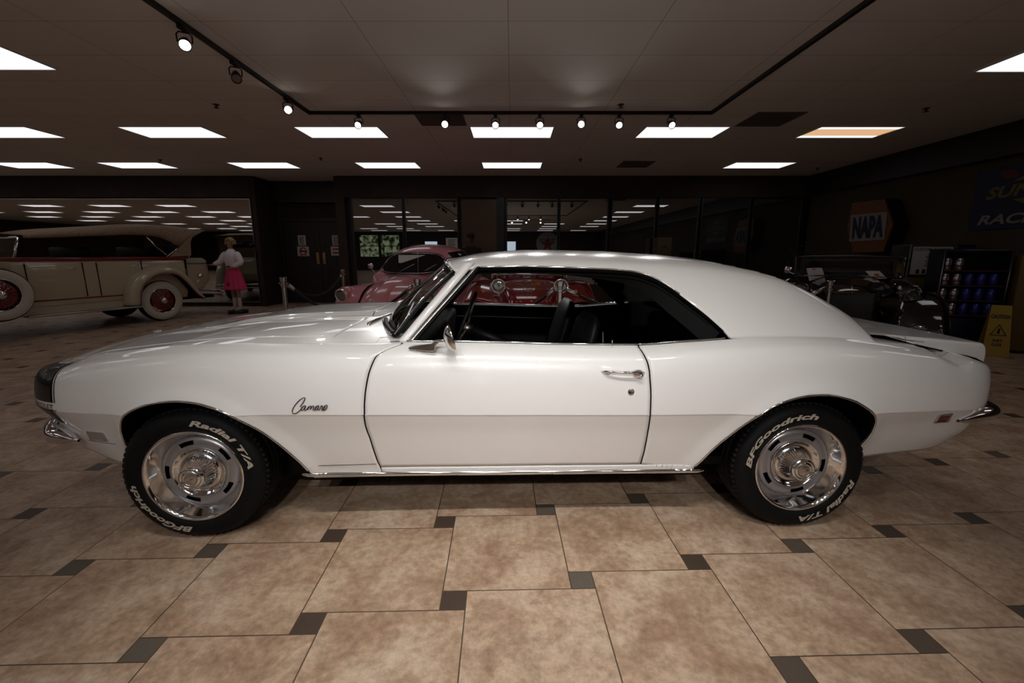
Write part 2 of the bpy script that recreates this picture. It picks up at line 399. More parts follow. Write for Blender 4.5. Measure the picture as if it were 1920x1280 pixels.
names=['leftmost','second from left','third from left','fourth from left','fifth from left','rightmost']
ordA=[(-7.62,'cut by the left edge of the photo'),(-5.08,'just left of the track corner'),(-2.54,'behind the left half of the spotlight track'),(0,'above the middle of the white coupe'),(2.54,'behind the right half of the spotlight track')]
for x,t in ordA: ceiling_light(x,RA,'white ceiling panel light of the middle row, '+t,group='middle row of ceiling light panels')
ceiling_light(5.06,RA,'ceiling light panel with an amber centre and white ends',True,group='middle row of ceiling light panels')
ordB=[(-9.9,'at the left edge of the photo'),(-7.7,'above the rear of the cream car roof'),(-5.1,'above the right end of the mirror'),(-2.54,'above the double door side of the pink car'),(0,'above the coupe roof'),(5.08,'furthest right')]
for x,t in ordB: ceiling_light(x,RB,'white light panel in the back row, '+t,group='back row of ceiling light panels')
ceiling_light(-5.12,RC-.1,'large-looking white ceiling light panel at the upper left edge',group='near ceiling light panels')
ceiling_light(5.25,RC-.05,'white ceiling light panel cut by the upper right edge',group='near ceiling light panels')
proto=None
for y in (9.38,6.86,4.3,1.8,-.72,-3.24,-5.76,-8.3,-10.8,-13.3):
    for i,x in enumerate((-22.9,-20.3,-17.8,-15.2,-12.7,-10.2,-7.62,-5.08,-2.54,0,2.54,5.08)):
        if y>4 and x>-12: continue
        if y>1 and abs(x)<4: continue
        if y==-.72 and abs(x)<3: continue
        if y<-3 and (i+int(-y))%4==1: continue
        if proto is None:
            proto=ceiling_light(x,y,'white ceiling light panel outside the frame of the photo',group='ceiling light panels outside the frame')
        else:
            c=copy_tree(proto); c.location=(x,y+.3,CEIL-.012)
# ---- track
TY,TX0,TX1,TY0=6.2,-2.62,2.58,.45
tr=MB(); t=.019; zt0,zt1=CEIL-.035,CEIL
tr.box(TX0-t,TX1+t,TY-t,TY+t,zt0,zt1).box(TX0-t,TX1+t,TY0-t,TY0+t,zt0,zt1).box(TX0-t,TX0+t,TY0-t,TY+t,zt0,zt1).box(TX1-t,TX1+t,TY0-t,TY+t,zt0,zt1)
tag(tr.build('light_track',M_blackgloss,smooth=False),'black rectangular light track fixed under the ceiling above the white coupe','track')
M_lamp=emit('lamp_face',(1,.95,.85),14)
M_lamp_dim=emit('lamp_face_angled',(1,.95,.85),5)
M_lampoff=mat('lamp_lens_off',(.25,.2,.2),.2)
def spot(x,y,aim,label,face='on',power=0,size=60,blend=.6,group='track spotlights'):
    zc=CEIL-.15
    e=empty('track_spotlight',(x,y,CEIL-.035),0,label,'spotlight',group)
    p=Vector((0,0,-.115)); d=(Vector(aim)-Vector((x,y,zc))).normalized()
    R=d.to_track_quat('-Z','Y').to_matrix().to_4x4()
    MB().box(-.022,.022,-.05,.05,-.028,0,.004).tube([(0,0,-.02),(0,0,-.045)],.010).build('track_adapter',M_blackgloss,e,auto=40)
    T=Matrix.Translation(p)@R
    rx=(R@Vector((1,0,0))); rx.z=0; rx.normalize()
    MB().tube([p+rx*.05,p+rx*.052+Vector((0,0,.055)),p+rx*.035+Vector((0,0,.075)),p-rx*.035+Vector((0,0,.075)),p-rx*.052+Vector((0,0,.055)),p-rx*.05],.006).build('yoke',M_blackgloss,e)
    b=MB().lathe([(.06,.0),(.06,.022),(.045,.030),(.0,.034),(-.02,.044),(-.062,.046),(-.062,.040),(-.052,.038)],24,'z'); b.v=[tuple(T@Vector(q)) for q in b.v]
    b.build('lamp_body',M_blackgloss,e)
    b=MB().lathe([(-.054,.0001),(-.054,.039)],24,'z'); b.v=[tuple(T@Vector(q)) for q in b.v]
    b.build('lamp_face',{'on':M_lamp,'dim':M_lamp_dim,'off':M_lampoff}[face],e)
    if power:
        li=bpy.data.lights.new('spot_light','SPOT'); li.energy=power; li.spot_size=math.radians(size); li.spot_blend=blend; li.shadow_soft_size=.05; li.color=(1,.968,.935)
        lo=bpy.data.objects.new('spot_light',li); C.objects.link(lo); lo.parent=e; lo.location=p+d*.075; lo.rotation_euler=d.to_track_quat('-Z','Y').to_euler()
    return e
def tx(px): return (px-960)/145.5*1.005
for px,txt,aim,face in ((672,'in front of the light panel left of centre',(-1.9,2.4,.6),'dim'),(834,'glaring beside a ceiling vent',(-.4,1.0,1.0),'on'),(929,'over the left end of the centre light panel',(-.2,2.4,.6),'dim'),
        (1012,'over the right end of the centre light panel',(.5,2.4,.6),'dim'),(1090,'glaring right of the centre light panel',(.4,1.0,1.0),'on'),(1161,'tilted, just right of a glaring lamp',(1.0,2.4,.6),'dim'),(1259,'last on the right of the back run',(2.1,2.5,.6),'dim')):
    spot(tx(px),TY,aim,'back run track spotlight, '+txt,face,power=SPOT_BACK if face=='dim' else 14,size=80)
spot(TX0,3.95,(-1.2,1.5,.8),'lit black spotlight on the left run of the track, nearest the top edge','on',14)
spot(TX0,4.62,(-1.0,2.0,.2),'unlit black spotlight on the left run of the track','off')
spot(TX0,5.62,(-.6,1.0,1.2),'glaring spotlight at the left corner of the track','on',9)

# daylight windows in the wall behind the viewpoint, seen only as reflections in the dark glazing
def day_mat(name,c1,c2,s,scale):
    m=bpy.data.materials.new(name); m.use_nodes=True; nt=m.node_tree; nt.nodes.clear(); N=nt.nodes; L=nt.links
    geo=N.new('ShaderNodeNewGeometry'); nz=N.new('ShaderNodeTexNoise'); nz.inputs['Scale'].default_value=scale; nz.inputs['Detail'].default_value=8
    cr=N.new('ShaderNodeValToRGB'); cr.color_ramp.elements[0].position=.42; cr.color_ramp.elements[0].color=(*c1,1); cr.color_ramp.elements[1].position=.62; cr.color_ramp.elements[1].color=(*c2,1)
    e=N.new('ShaderNodeEmission'); e.inputs[1].default_value=s; o=N.new('ShaderNodeOutputMaterial')
    L.new(geo.outputs['Position'],nz.inputs[0]); L.new(nz.outputs[0],cr.inputs[0]); L.new(cr.outputs[0],e.inputs[0]); L.new(e.outputs[0],o.inputs[0]); return m
M_tree=day_mat('daylit_foliage_outside',(.02,.03,.01),(.5,.6,.35),.5,3.5)
M_sky=emit('daylight_outside',(.75,.9,1),1.3)
for i,(x0,x1,z0_,z1_,m) in enumerate(((-12.4,-10.9,1.1,2.8,M_tree),(-10.7,-9.2,1.1,2.8,M_tree),(-7.1,-6.1,.4,2.3,M_sky),(-.4,.3,.4,2.3,M_sky))):
    w=structure(MB().box(x0,x1,ROOM_Y0+.01,ROOM_Y0+.03,z0_,z1_).build('window_%d'%(9+i),m,smooth=False))
    b=MB(); y0,y1=ROOM_Y0+.01,ROOM_Y0+.06
    b.box(x0-.06,x0,y0,y1,z0_-.06,z1_+.06).box(x1,x1+.06,y0,y1,z0_-.06,z1_+.06).box(x0,x1,y0,y1,z1_,z1_+.06).box(x0,x1,y0,y1,z0_-.06,z0_).box(x0,x1,y0,y1,(z0_+z1_)/2-.03,(z0_+z1_)/2+.03)
    b.build('window_frame',M_dark,w,smooth=False)

sx_,sz_=2.9,2.15; yw=ROOM_Y0+.01
sg=MB().lathe([(yw,.0001),(yw,.92),(yw+.05,.92),(yw+.05,.0001)],48,'y',(sx_,0,sz_)).build('round_sign',mat('sign_disc_white',(.35,.33,.30),.6)); sharp(sg,40)
tag(sg,'round white sign with a red star, reflected in the dark glazing','sign')
sp_=[]
for k in range(10):
    a=PI/2+PI*k/5; r=.62 if k%2==0 else .24; sp_.append((sx_+r*math.cos(a),sz_-.10+r*math.sin(a)))
MB().prism(sp_,yw+.052,yw+.056,'xz').build('red_star',mat('star_red',(.25,.01,.01),.6),sg,smooth=False)
v,f=text_mesh('TEXACO',1,bold=.03); xs=[p[0] for p in v]; ys=[p[1] for p in v]
mesh_obj('lettering',[(sx_-((x-min(xs))/(max(xs)-min(xs))-.5)*1.35,yw+.06,sz_+.12+(y-min(ys))/(max(ys)-min(ys))*.26) for x,y,z in v],f,mat('sign_black',(.01,.01,.01),.6),sg,smooth=False)

# ================================================================ WHITE COUPE
CO=Vector((-.065,2.7175,0)); CY=math.radians(1.69); cc,cs=math.cos(CY),math.sin(CY)
def l2w(x,y): return x*cc-y*cs+CO.x, x*cs+y*cc+CO.y
def cproj(x,y,z):
    X,Y=l2w(x,y); return project(X,Y,z)
def ray_local(px,py):
    d=ray(px,py); ox,oy=-CO.x,-CO.y
    o=(ox*cc+oy*cs,-ox*cs+oy*cc,CAM_H); dd=(d[0]*cc+d[1]*cs,-d[0]*cs+d[1]*cc,d[2]); return o,dd
def car_at(px,py,yl):
    o,d=ray_local(px,py); k=(yl-o[1])/d[1]; return (o[0]+d[0]*k,yl,o[2]+d[2]*k)
# ---- plan curve (crease level), nose centre -> tail centre, near side (y<0)
PLAN=[(-2.300,0),(-2.298,-.25),(-2.280,-.45),(-2.240,-.585),(-2.175,-.675),(-2.09,-.745),(-1.97,-.800),(-1.80,-.845),(-1.55,-.885),(-1.25,-.903),(-.8,-.905),(-.3,-.900),(.2,-.898),(.7,-.905),(1.1,-.918),(1.5,-.918),(1.85,-.895),(2.1,-.860),(2.24,-.815),(2.325,-.74),(2.365,-.62),(2.385,-.35),(2.39,0)]
_pl=[catmull(PLAN,k/1999) for k in range(2000)]
_L=[0.0]
for a,b in zip(_pl,_pl[1:]): _L.append(_L[-1]+math.hypot(b[0]-a[0],b[1]-a[1]))
_L=np.array(_L); _PX=np.array([p[0] for p in _pl]); _PY=np.array([p[1] for p in _pl]); SL=float(_L[-1])
def plan(s):
    s=min(max(s,0),SL); x=float(np.interp(s,_L,_PX)); y=float(np.interp(s,_L,_PY)); e=.01
    x2=float(np.interp(s+e,_L,_PX));y2=float(np.interp(s+e,_L,_PY));x1=float(np.interp(s-e,_L,_PX));y1=float(np.interp(s-e,_L,_PY))
    tx_,ty_=x2-x1,y2-y1; n=math.hypot(tx_,ty_); return x,y,ty_/n,-tx_/n   # outward normal (toward -y)
def s_of_x(x): return float(np.interp(x,_PX,_L))
def newton(fun,px,py,u,v,it=14,lim=None):
    for _ in range(it):
        a=fun(u,v); e0,e1=a[0]-px,a[1]-py
        if abs(e0)+abs(e1)<.02: break
        h=1e-4; b=fun(u+h,v); c=fun(u,v+h)
        j00,j10=(b[0]-a[0])/h,(b[1]-a[1])/h; j01,j11=(c[0]-a[0])/h,(c[1]-a[1])/h
        D=j00*j11-j01*j10
        if abs(D)<1e-9: break
        du=(-e0*j11+e1*j01)/D; dv=(-e1*j00+e0*j10)/D
        k=min(1,.25/max(abs(du),abs(dv),1e-9)); u+=du*k; v+=dv*k
        if lim: u=min(max(u,lim[0]),lim[1]); v=min(max(v,lim[2]),lim[3])
    return u,v
def vert_sz(px,py,d):
    """(s,z) where the ray meets the vertical surface at inset d"""
    def f(s,z):
        x,y,nx,ny=plan(s); return cproj(x-nx*d,y-ny*d,z)
    x0=car_at(px,py,-.85)
    return newton(f,px,py,s_of_x(min(max(x0[0],-2.2),2.3)),x0[2],30,(0.3,SL-.3,.05,1.2))
def curve_s(pix,d,pre=(),post=()):
    t=[vert_sz(px,py,d) for px,py in pix]; t=sorted(list(pre)+t+list(post))
    out=[t[0]]
    for q in t[1:]:
        if q[0]-out[-1][0]>.004: out.append(q)
    return pchip(out)
D8=.085
SH=[(120,684),(165,673.5),(206,668.5),(262,662),(321,656),(402,653),(489,652),(592,652.5),(700,653),(760,650),(900,651),(1060,655),(1197,656),(1290,650),(1400,643),(1500,640),(1559,641),(1638,647),(1698,654),(1743,660.5),(1793,668),(1822,674),(1838,680)]
f_z8=curve_s(SH,D8,pre=[(0,.760),(.45,.756)],post=[(SL-.62,.735),(SL,.735)])
zc_=curve_s([(105,769),(222,775),(400,776),(683,776),(950,776),(1219,776),(1400,774),(1630,772),(1760,768),(1830,766)],0,pre=[(0,.60),(.5,.60)],post=[(SL-.6,.60),(SL,.60)])
f_z0=curve_s([(140,835),(170,846),(228,868),(300,882),(450,893),(565,896),(720,893),(950,890),(1320,886),(1500,870),(1622,856),(1664,850.6),(1732,842),(1777,825),(1801,802)],.110,pre=[(0,.30),(.5,.30)],post=[(SL-.6,.42),(SL,.42)])
def side_prof(s):
    a=f_z0(s); c=zc_(s); t=f_z8(s); x=plan(s)[0]
    a=min(a,c-.12)
    nose=min(max((-1.85-x)/.35,0),1); tail=min(max((x-1.9)/.35,0),1); door=1-max(nose,tail)
    lo=c-a
    P=[(.112*door+.12*nose+.10*tail,a),
       (.076*door+.090*nose+.050*tail,a+lo*.33),
       (.038*door+.040*nose+.020*tail,c-lo*.30),
       (.006,c-.016),(.0,c+.006)]
    hi=t-c
    P+=[(.004*door+.003*nose+.0*tail,c+hi*.38),
        (.019*door+.014*nose+.006*tail,c+hi*.70),
        (.046*door+.040*nose+.020*tail,c+hi*(.905+.02*tail)),
        (D8-.022*tail,t),(D8+.035,t+.008*(1-nose)+.006)]
    return P
_pc={}
def prof_c(s):
    k=round(s,4)
    if k not in _pc: _pc[k]=side_prof(s)
    return _pc[k]
# ---- wheel arches in (x,z) local plane
AF=[(231.7,866),(225,852),(222,838),(222,823),(224,808),(228.4,797),(235,785),(243.7,775),(256,766),(270,759.7),(286,754.5),(305,751),(322,749.3),(340,748.7),(357,749.8),(375,752),(391,755.8),(407.8,760.8),(422,766.2),(436,772.8),(449,781),(462.5,790),(479,801.5),(495,814),(506,825),(517,836),(529,849),(541,862.5),(553,877),(566,896)]
AR=[(1314,887),(1325,874),(1340.6,852),(1355,835),(1371.6,818),(1388,800.5),(1406,783.5),(1423,770.5),(1440,759.5),(1457,751.5),(1474.7,745.7),(1491,741.3),(1508,738.3),(1526,737),(1544,737),(1560.7,738.8),(1578,743),(1595,749),(1609,757),(1622.6,766.3),(1633,778),(1640,790),(1643,802),(1643,814.5),(1641,825),(1636,836),(1630,847),(1622.6,857)]
def arch_pts(pix):
    out=[]
    for px,py in pix:
        s,z=vert_sz(px,py,.012); x,y,nx,ny=plan(s); out.append((s,z))
    return out
archF=arch_pts(AF); archR=arch_pts(AR)
_arch=np.array(resample(archF,70)+resample(archR,70))
def S(s,t):
    """body side surface, local coordinates; t 0 (rocker) .. 1 (inside shoulder)"""
    d,z=catmull(prof_c(s),t)
    if z<.80:
        q=np.min((_arch[:,0]-s)**2+(_arch[:,1]-z)**2); d-=.013*math.exp(-q/(.045**2))
    x,y,nx,ny=plan(s); return (x-nx*d,y-ny*d,z)
def Sproj(s,t): return cproj(*S(s,t))
def st(px,py,t0=.5):
    s,z=vert_sz(px,py,.03); 
    # initial t from z
    zs=[p[1] for p in prof_c(s)]; t=float(np.interp(z,zs,[k/9 for k in range(10)]))
    return newton(Sproj,px,py,s,min(max(t,.01),.99),30,(0,SL,0,1))
def sz_t(s,z):
    lo,hi=0,1
    for _ in range(30):
        m=(lo+hi)/2
        if catmull(prof_c(s),m)[1]<z: lo=m
        else: hi=m
    return (lo+hi)/2
def ruled(bot,top,rows,fn=None):
    fn=fn or S; R=[]
    for r in range(rows+1):
        u=r/rows; R.append([fn(b[0]*(1-u)+t[0]*u,b[1]*(1-u)+t[1]*u) for b,t in zip(bot,top)])
    return R
def mirror_y(o,name=None):
    me=o.data.copy()
    for v in me.vertices: v.co.y*=-1
    me.flip_normals()
    c=bpy.data.objects.new(name or o.name.split('.')[0],me); C.objects.link(c); c.parent=o.parent
    for m in o.modifiers:
        n=c.modifiers.new(m.name,m.type)
        if m.type=='SOLIDIFY': n.thickness=m.thickness; n.offset=m.offset
    for k in o.keys():
        if k in('label','kind'): c[k]=o[k]
    return c
M_paint=mat('white_car_paint',(.87,.86,.85),.30,spec=.5,coat=1,coat_r=.015)
M_rubber=noise_col(mat('tyre_rubber',(.004,.004,.004),.6,spec=.18),(.0035,.0035,.004),(.0055,.0055,.006),60)
M_rubber2=mat('black_rubber',(.004,.004,.004),.5,spec=.2)
M_vinyl=mat('black_vinyl',(.003,.003,.0032),.5,spec=.15)
M_liner=mat('underbody_black',(.006,.0055,.005),.8,spec=.1)
M_stripe=mat('black_nose_stripe',(.003,.003,.004),.3,spec=.2,coat=.2,coat_r=.02)
M_glassC=mat('windshield_glass',(.9,.95,.92),0,trans=1,ior=1.45)
M_letter=mat('cream_letter',(.42,.37,.30),.7)
car=empty('car',(CO.x,CO.y,0),CY,'white two-door vintage coupe with black nose stripe and rally wheels in the foreground','car')
car.name='vintage_coupe'
def panel(name,bot,top,rows,flip=False,both=True,fn=None,m=None,thick=.004):
    R=ruled(bot,top,rows,fn); o=MB().grid(R).build(name,m or M_paint,car)
    # make normals face outward (-y)
    s=sum(p.normal.y for p in o.data.polygons)
    if s>0: o.data.flip_normals()
    solidify(o,thick)
    if both: mirror_y(o)
    return o
def poly_at(poly,n): return resample(poly,n)
def byx(poly,ts):
    """sample polyline (s,t) by normalised arc"""
    P=resample(poly,401); return [P[int(round(u*400))] for u in ts]
G=.0034
# door gaps (pixel traces)
gapF_px=[(735,654.5),(718,659),(705,668),(697,684.6),(691.5,700),(687,721),(684.5,740),(683,760),(683,778),(684.5,795),(688,808),(693,820),(700,842),(708,865),(715.6,880)]
gapR_px=[(1202,655),(1209,668),(1215,682),(1217.8,696),(1218.7,711),(1220.3,728),(1220.6,745.5),(1220,763),(1219,780),(1216.5,800),(1213,820),(1208,846),(1200,874)]
gF=[st(*p) for p in gapF_px]; gR=[st(*p) for p in gapR_px]
gF=[(gF[0][0]+.035,.955)]+gF[1:]; gR=[(gR[0][0]-.004,.93)]+gR[1:]
# rocker seam: doors end at t_r
def curve_off(g,ds): return [(a+ds,b) for a,b in g]
n=70
# --- fender: left edge at nose, bottom = valance + arch + rocker, right = door gap
archF_st=[(s,max(sz_t(s,z),.0)) for s,z in archF]
archR_st=[(s,max(sz_t(s,z),.0)) for s,z in archR]
def build_side():
    gFd=gF[::-1] # bottom -> top
    s_b=gFd[0][0]; s_t=gFd[-1][0]
    rows=56
    # bottom polyline (dense), start at nose corner s=.50
    sN=0.0
    bot=[(sN+(archF_st[0][0]-sN)*k/40,0.0) for k in range(40)]
    for k in range(40):
        pass
    A=resample(archF_st,90)
    tail=[(A[-1][0]+(s_b-A[-1][0])*k/24,0.0) for k in range(1,25)]
    nA=len(A)
    bot=bot+A+tail
    N=len(bot)
    # top columns: spread evenly in s, weighting so that they stay above their bottoms
    tops=[]
    tA0,tA1=archF_st[0][0]-.24, archF_st[-1][0]-.02
    for i in range(N):
        if i<40: s=sN+(tA0-sN)*i/40
        elif i<40+nA: s=tA0+(tA1-tA0)*(i-40)/nA
        else: s=tA1+(s_t-G-tA1)*(i-40-nA+1)/24
        tops.append((s,1.0))
    # right boundary follows the gap: build rows explicitly
    R=[]
    GR=resample(gFd,200)
    for r in range(rows+1):
        u=r/rows; row=[]
        tg=GR[0][1]+(1-GR[0][1])*u
        for i,(b,t) in enumerate(zip(bot,tops)):
            s=b[0]*(1-u)+t[0]*u; tt=b[1]*(1-u)+t[1]*u
            row.append([s,tt])
        # shift the last 24+ columns so the edge sits on the gap curve
        e_s,e_t=row[-1]
        # gap s at this t
        gs=float(np.interp(min(max(e_t,0),1),[g[1] for g in GR],[g[0] for g in GR]))-G
        for i in range(40+nA-25,N):
            w=(i-(40+nA-25))/(N-1-(40+nA-25)); w=w*w*(3-2*w)
            row[i][0]+= (gs-e_s)*w
        R.append([S(*p) for p in row])
    o=MB().grid(R).build('front_fender',M_paint,car)
    if sum(p.normal.y for p in o.data.polygons)>0: o.data.flip_normals()
    solidify(o,.004); mirror_y(o)
    # --- door
    GRr=resample(gR[::-1],200)
    tdoor0=.055
    def gs(GG,t): return float(np.interp(t,[g[1] for g in GG],[g[0] for g in GG]))
    R=[]
    for r in range(rows+1):
        t=tdoor0+(1-tdoor0)*r/rows
        a=gs(GR,t)+G; b=gs(GRr,t)-G
        R.append([S(a+(b-a)*k/80,t) for k in range(81)])
    o=MB().grid(R).build('door',M_paint,car)
    if sum(p.normal.y for p in o.data.polygons)>0: o.data.flip_normals()
    solidify(o,.004); d1=o; d2=mirror_y(o)
    # --- rocker under the door
    R=[]
    for r in range(5):
        t=tdoor0*r/4*.93; a=gs(GR,0)+G*0; b=archR_st[0][0]
        R.append([S(a+(b-a)*k/60,t) for k in range(61)])
    R.insert(0,[(x,y+.03,z+.004) for x,y,z in R[0]])
    o=MB().grid(R).build('rocker_panel',M_paint,car); 
    if sum(p.normal.y for p in o.data.polygons)>0: o.data.flip_normals()
    solidify(o,.004); mirror_y(o)
    # --- quarter panel: left = door gap, bottom = arch + lower edge, to the tail corner
    A=resample(archR_st,90); sE=SL
    q0=gs(GRr,tdoor0)
    lead=[(q0+(A[0][0]-q0)*k/16,tdoor0*(1-k/16)*.98) for k in range(16)]
    rear=[(A[-1][0]+(sE-A[-1][0])*k/44,0.0) for k in range(1,45)]
    bot=lead+A+rear; N=len(bot)
    tB0,tB1=archR_st[0][0]+.03,archR_st[-1][0]+.60
    s_t=gs(GRr,1)+G
    tops=[]
    for i in range(N):
        if i<16: s=s_t+(tB0-s_t)*i/16
        elif i<16+90: s=tB0+(tB1-tB0)*(i-16)/90
        else: s=tB1+(sE-tB1)*(i-106+1)/44
        tops.append((s,1.0))
    R=[]
    for r in range(rows+1):
        u=r/rows; row=[[b[0]*(1-u)+t[0]*u,b[1]*(1-u)+t[1]*u] for b,t in zip(bot,tops)]
        e_s,e_t=row[0]; g2=gs(GRr,e_t)+G
        for i in range(0,40):
            w=1-i/40; w=w*w*(3-2*w); row[i][0]+=(g2-e_s)*w
        R.append([S(*p) for p in row])
    o=MB().grid(R).build('quarter_panel',M_paint,car)
    if sum(p.normal.y for p in o.data.polygons)>0: o.data.flip_normals()
    solidify(o,.004); mirror_y(o)
    return d1,d2
door_near,door_far=build_side()
# dark strips behind the door gaps, standing in for the shade inside them
def inset(p,s,k=.012):
    x,y,nx,ny=plan(s); return (p[0]-nx*k,p[1]-ny*k,p[2])
for g in (gF,gR):
    R=[[inset(S(a+ds,b),a+ds) for ds in (-.03,0,.03)] for a,b in smooth_path(g,40)]
    o=MB().grid(R).build('door_gap_shade',M_liner,car); mirror_y(o)
# arch mouldings and wheel wells
for A,nm in ((archF,'front'),(archR,'rear')):
    pts=[]
    for s,z in resample(A,80):
        p=S(s,max(sz_t(s,z),0)); x,y,nx,ny=plan(s); pts.append((p[0]+nx*.003,p[1]+ny*.003,p[2]))
    o=MB().tube(pts,.0052,6).build('wheel_opening_moulding',M_chrome,car); mirror_y(o)
    # black lip inside and tunnel
    R=[]
    cx=sum(p[0] for p in pts)/len(pts)
    for k,(dy_,sc_) in enumerate(((.004,1.0),(.012,1.0),(.03,1.01),(.34,1.03))):
        R.append([(cx+(p[0]-cx)*sc_,p[1]+dy_,.30+(p[2]-.30)*sc_-.002) for p in pts])
    o=MB().grid(R).build('wheel_well',M_liner,car); mirror_y(o)
    x0=min(p[0] for p in pts)-.05; x1=max(p[0] for p in pts)+.05
    o=MB().box(x0,x1,-.57,-.55,.16,.74).build('inner_fender',M_liner,car,smooth=False); mirror_y(o)
# underbody and rocker interior
ub=MB().box(-1.70,1.72,-.54,.54,.18,.24).box(-.97,.98,-.70,.70,.195,.26)
ub.build('underbody',M_liner,car,smooth=False)
# chrome rocker trim
tr_=[]
for k in range(61):
    px=567+(1319-567)*k/60; py=888.2+(883.8-888.2)*min(k/12,1)-(.8)*max(0,(k-12)/48)
    py=[(567,888.5),(720,886.5),(950,884.5),(1319,880.5)]
    pyv=lerp_tab(py,px); a,b=st(px,pyv); tr_.append(S(a,b))
R=[]
for dy_,dz in ((-.001,-.012),(-.010,-.010),(-.013,-.002),(-.011,.006),(-.006,.010),(-.001,.011)):
    R.append([(x,y+dy_*(0.4 if i in (0,60) else 1),z+dz*(.45 if i in(0,60) else 1)) for i,(x,y,z) in enumerate(tr_)])
o=MB().grid(R).build('rocker_moulding',M_chrome,car); mirror_y(o)
# ---------------------------------------------------------------- top surfaces
def Btop(x):
    s=s_of_x_top(x); return S(s,1.0)
_ts=[(S(k*SL/600,1.0)[0],k*SL/600) for k in range(601)]
_tx=np.array([a for a,b in _ts]); _tss=np.array([b for a,b in _ts])
_ord=np.argsort(_tx)
def s_of_x_top(x): return float(np.interp(x,_tx[_ord],_tss[_ord]))
xn=float(_tx.min())+.002; xtail=float(_tx.max())-.002
HC=[(281,626.5),(300,621.5),(375,609.5),(462,598),(511,587.5),(592,578.5),(700,574.5),(741,573.6)]
hc=[car_at(px,py,-.02) for px,py in HC]
zn=S(0,1)[2]
hood_c=pchip([(xn,zn+.004),(xn+.03,zn+.016)]+[(p[0],p[2]) for p in hc if p[0]>xn+.05]+[(-.5,hc[-1][2]+.004),(0,hc[-1][2]+.004)])
def smst(a,b,x):
    t=min(max((x-a)/(b-a),0),1); return t*t*(3-2*t)
def T(x,r):
    """hood/cowl: x station, r 0 at the shoulder .. 1 centre"""
    b=Btop(x); yb=abs(b[1]); zb=b[2]; q=1-r; y=yb*q
    bulge=.020*smst(-1.75,-1.30,x)
    zc=hood_c(x)-bulge
    z=zb+(zc-zb)*(1-q**2.6)
    z+=bulge*(1-smst(.24,.275,y))
    z+=.007*smst(-2.0,-1.6,x)*math.exp(-((y-.335)/.03)**2)
    return (x,-y,z)
XH0=xn; XC=-.69
def yseam(x): # hood edge |y|
    return lerp_tab([(-2.3,.0),(-2.15,.40),(-2.05,.60),(-1.9,.675),(-1.4,.70),(-.8,.705),(-.5,.70)],x)
def r_of(x,y):
    return max(0,1-y/max(abs(Btop(x)[1]),1e-3))
def xhood_end(y): return -.775+.075*(1-(min(abs(y),.705)/.705)**2)
# fender top strips
R=[]
for k in range(90):
    x=-2.10+(-.56+2.10)*k/89; rs=r_of(x,yseam(x)+.002); R.append([T(x,rs*j/6) for j in range(7)])
o=MB().grid(R).build('fender_top',M_paint,car)
if sum(p.normal.z for p in o.data.polygons)<0: o.data.flip_normals()
mirror_y(o)
# header panel (nose) + hood
R=[]
xh0=-2.13
for k in range(14):
    u=k/13; row=[]
    for j in range(61):
        v=-1+2*j/60
        x=xn+(xh0-.006-xn)*u
        ye=max(abs(Btop(x)[1])-.0005,.02); y=v*min(ye,.62)
        p=T(x,1-min(abs(y)/max(abs(Btop(x)[1]),1e-3),1)); row.append((p[0],-p[1] if y>0 else p[1],p[2]))
    R.append(row)
o=MB().grid(R).build('header_panel',M_paint,car)
if sum(p.normal.z for p in o.data.polygons)<0: o.data.flip_normals()
R=[]
for k in range(101):
    row=[]
    for j in range(121):
        v=-1+2*j/120
        u=k/100
        xe=xhood_end(v*.70); x=xh0+(xe-xh0)*u
        ys=yseam(x)-.002; y=v*ys
        p=T(x,1-abs(y)/abs(Btop(x)[1])); row.append((p[0],-p[1] if y>0 else p[1],p[2]+.0015))
    R.append(row)
o=MB().grid(R).build('hood',M_paint,car)
if sum(p.normal.z for p in o.data.polygons)<0: o.data.flip_normals()
solidify(o,.008)
# cowl panel: from hood rear edge to windshield base
def xws(y): return -.475-.17*(1-(min(abs(y),.74)/.74)**2.2)
R=[]
for k in range(13):
    row=[]
    for j in range(81):
        v=-1+2*j/80; y=v*.705; x0=xhood_end(y)+.005; x1=xws(y)+.03; x=x0+(x1-x0)*k/12
        bz=.020*(1-smst(.24,.275,abs(y)))*(1-smst(x0+.03,x1,x)) 
        p=T(x,1-abs(y)/abs(Btop(x)[1])); zz=p[2]-.020*(1-smst(.24,.275,abs(y)))*smst(x0+.02,x0+.10,x)
        row.append((x,y,zz))
    R.append(row)
o=MB().grid(R).build('cowl_panel',M_paint,car)
if sum(p.normal.z for p in o.data.polygons)<0: o.data.flip_normals()
# cowl side infill between fender top and pillar
R=[]
for k in range(20):
    x=-.76+.38*k/19; yb=abs(Btop(x)[1]); R.append([(x,-(yb+(.66-yb)*j/8),T(x,1-(yb+(.66-yb)*j/8)/yb)[2]-.0015) for j in range(9)])
o=MB().grid(R).build('cowl_corner',M_paint,car)
if sum(p.normal.z for p in o.data.polygons)<0: o.data.flip_normals()
mirror_y(o)
# liner under hood seams
MB().box(-2.0,-.5,-.68,.68,.60,.70).build('engine_bay',M_liner,car,smooth=False)
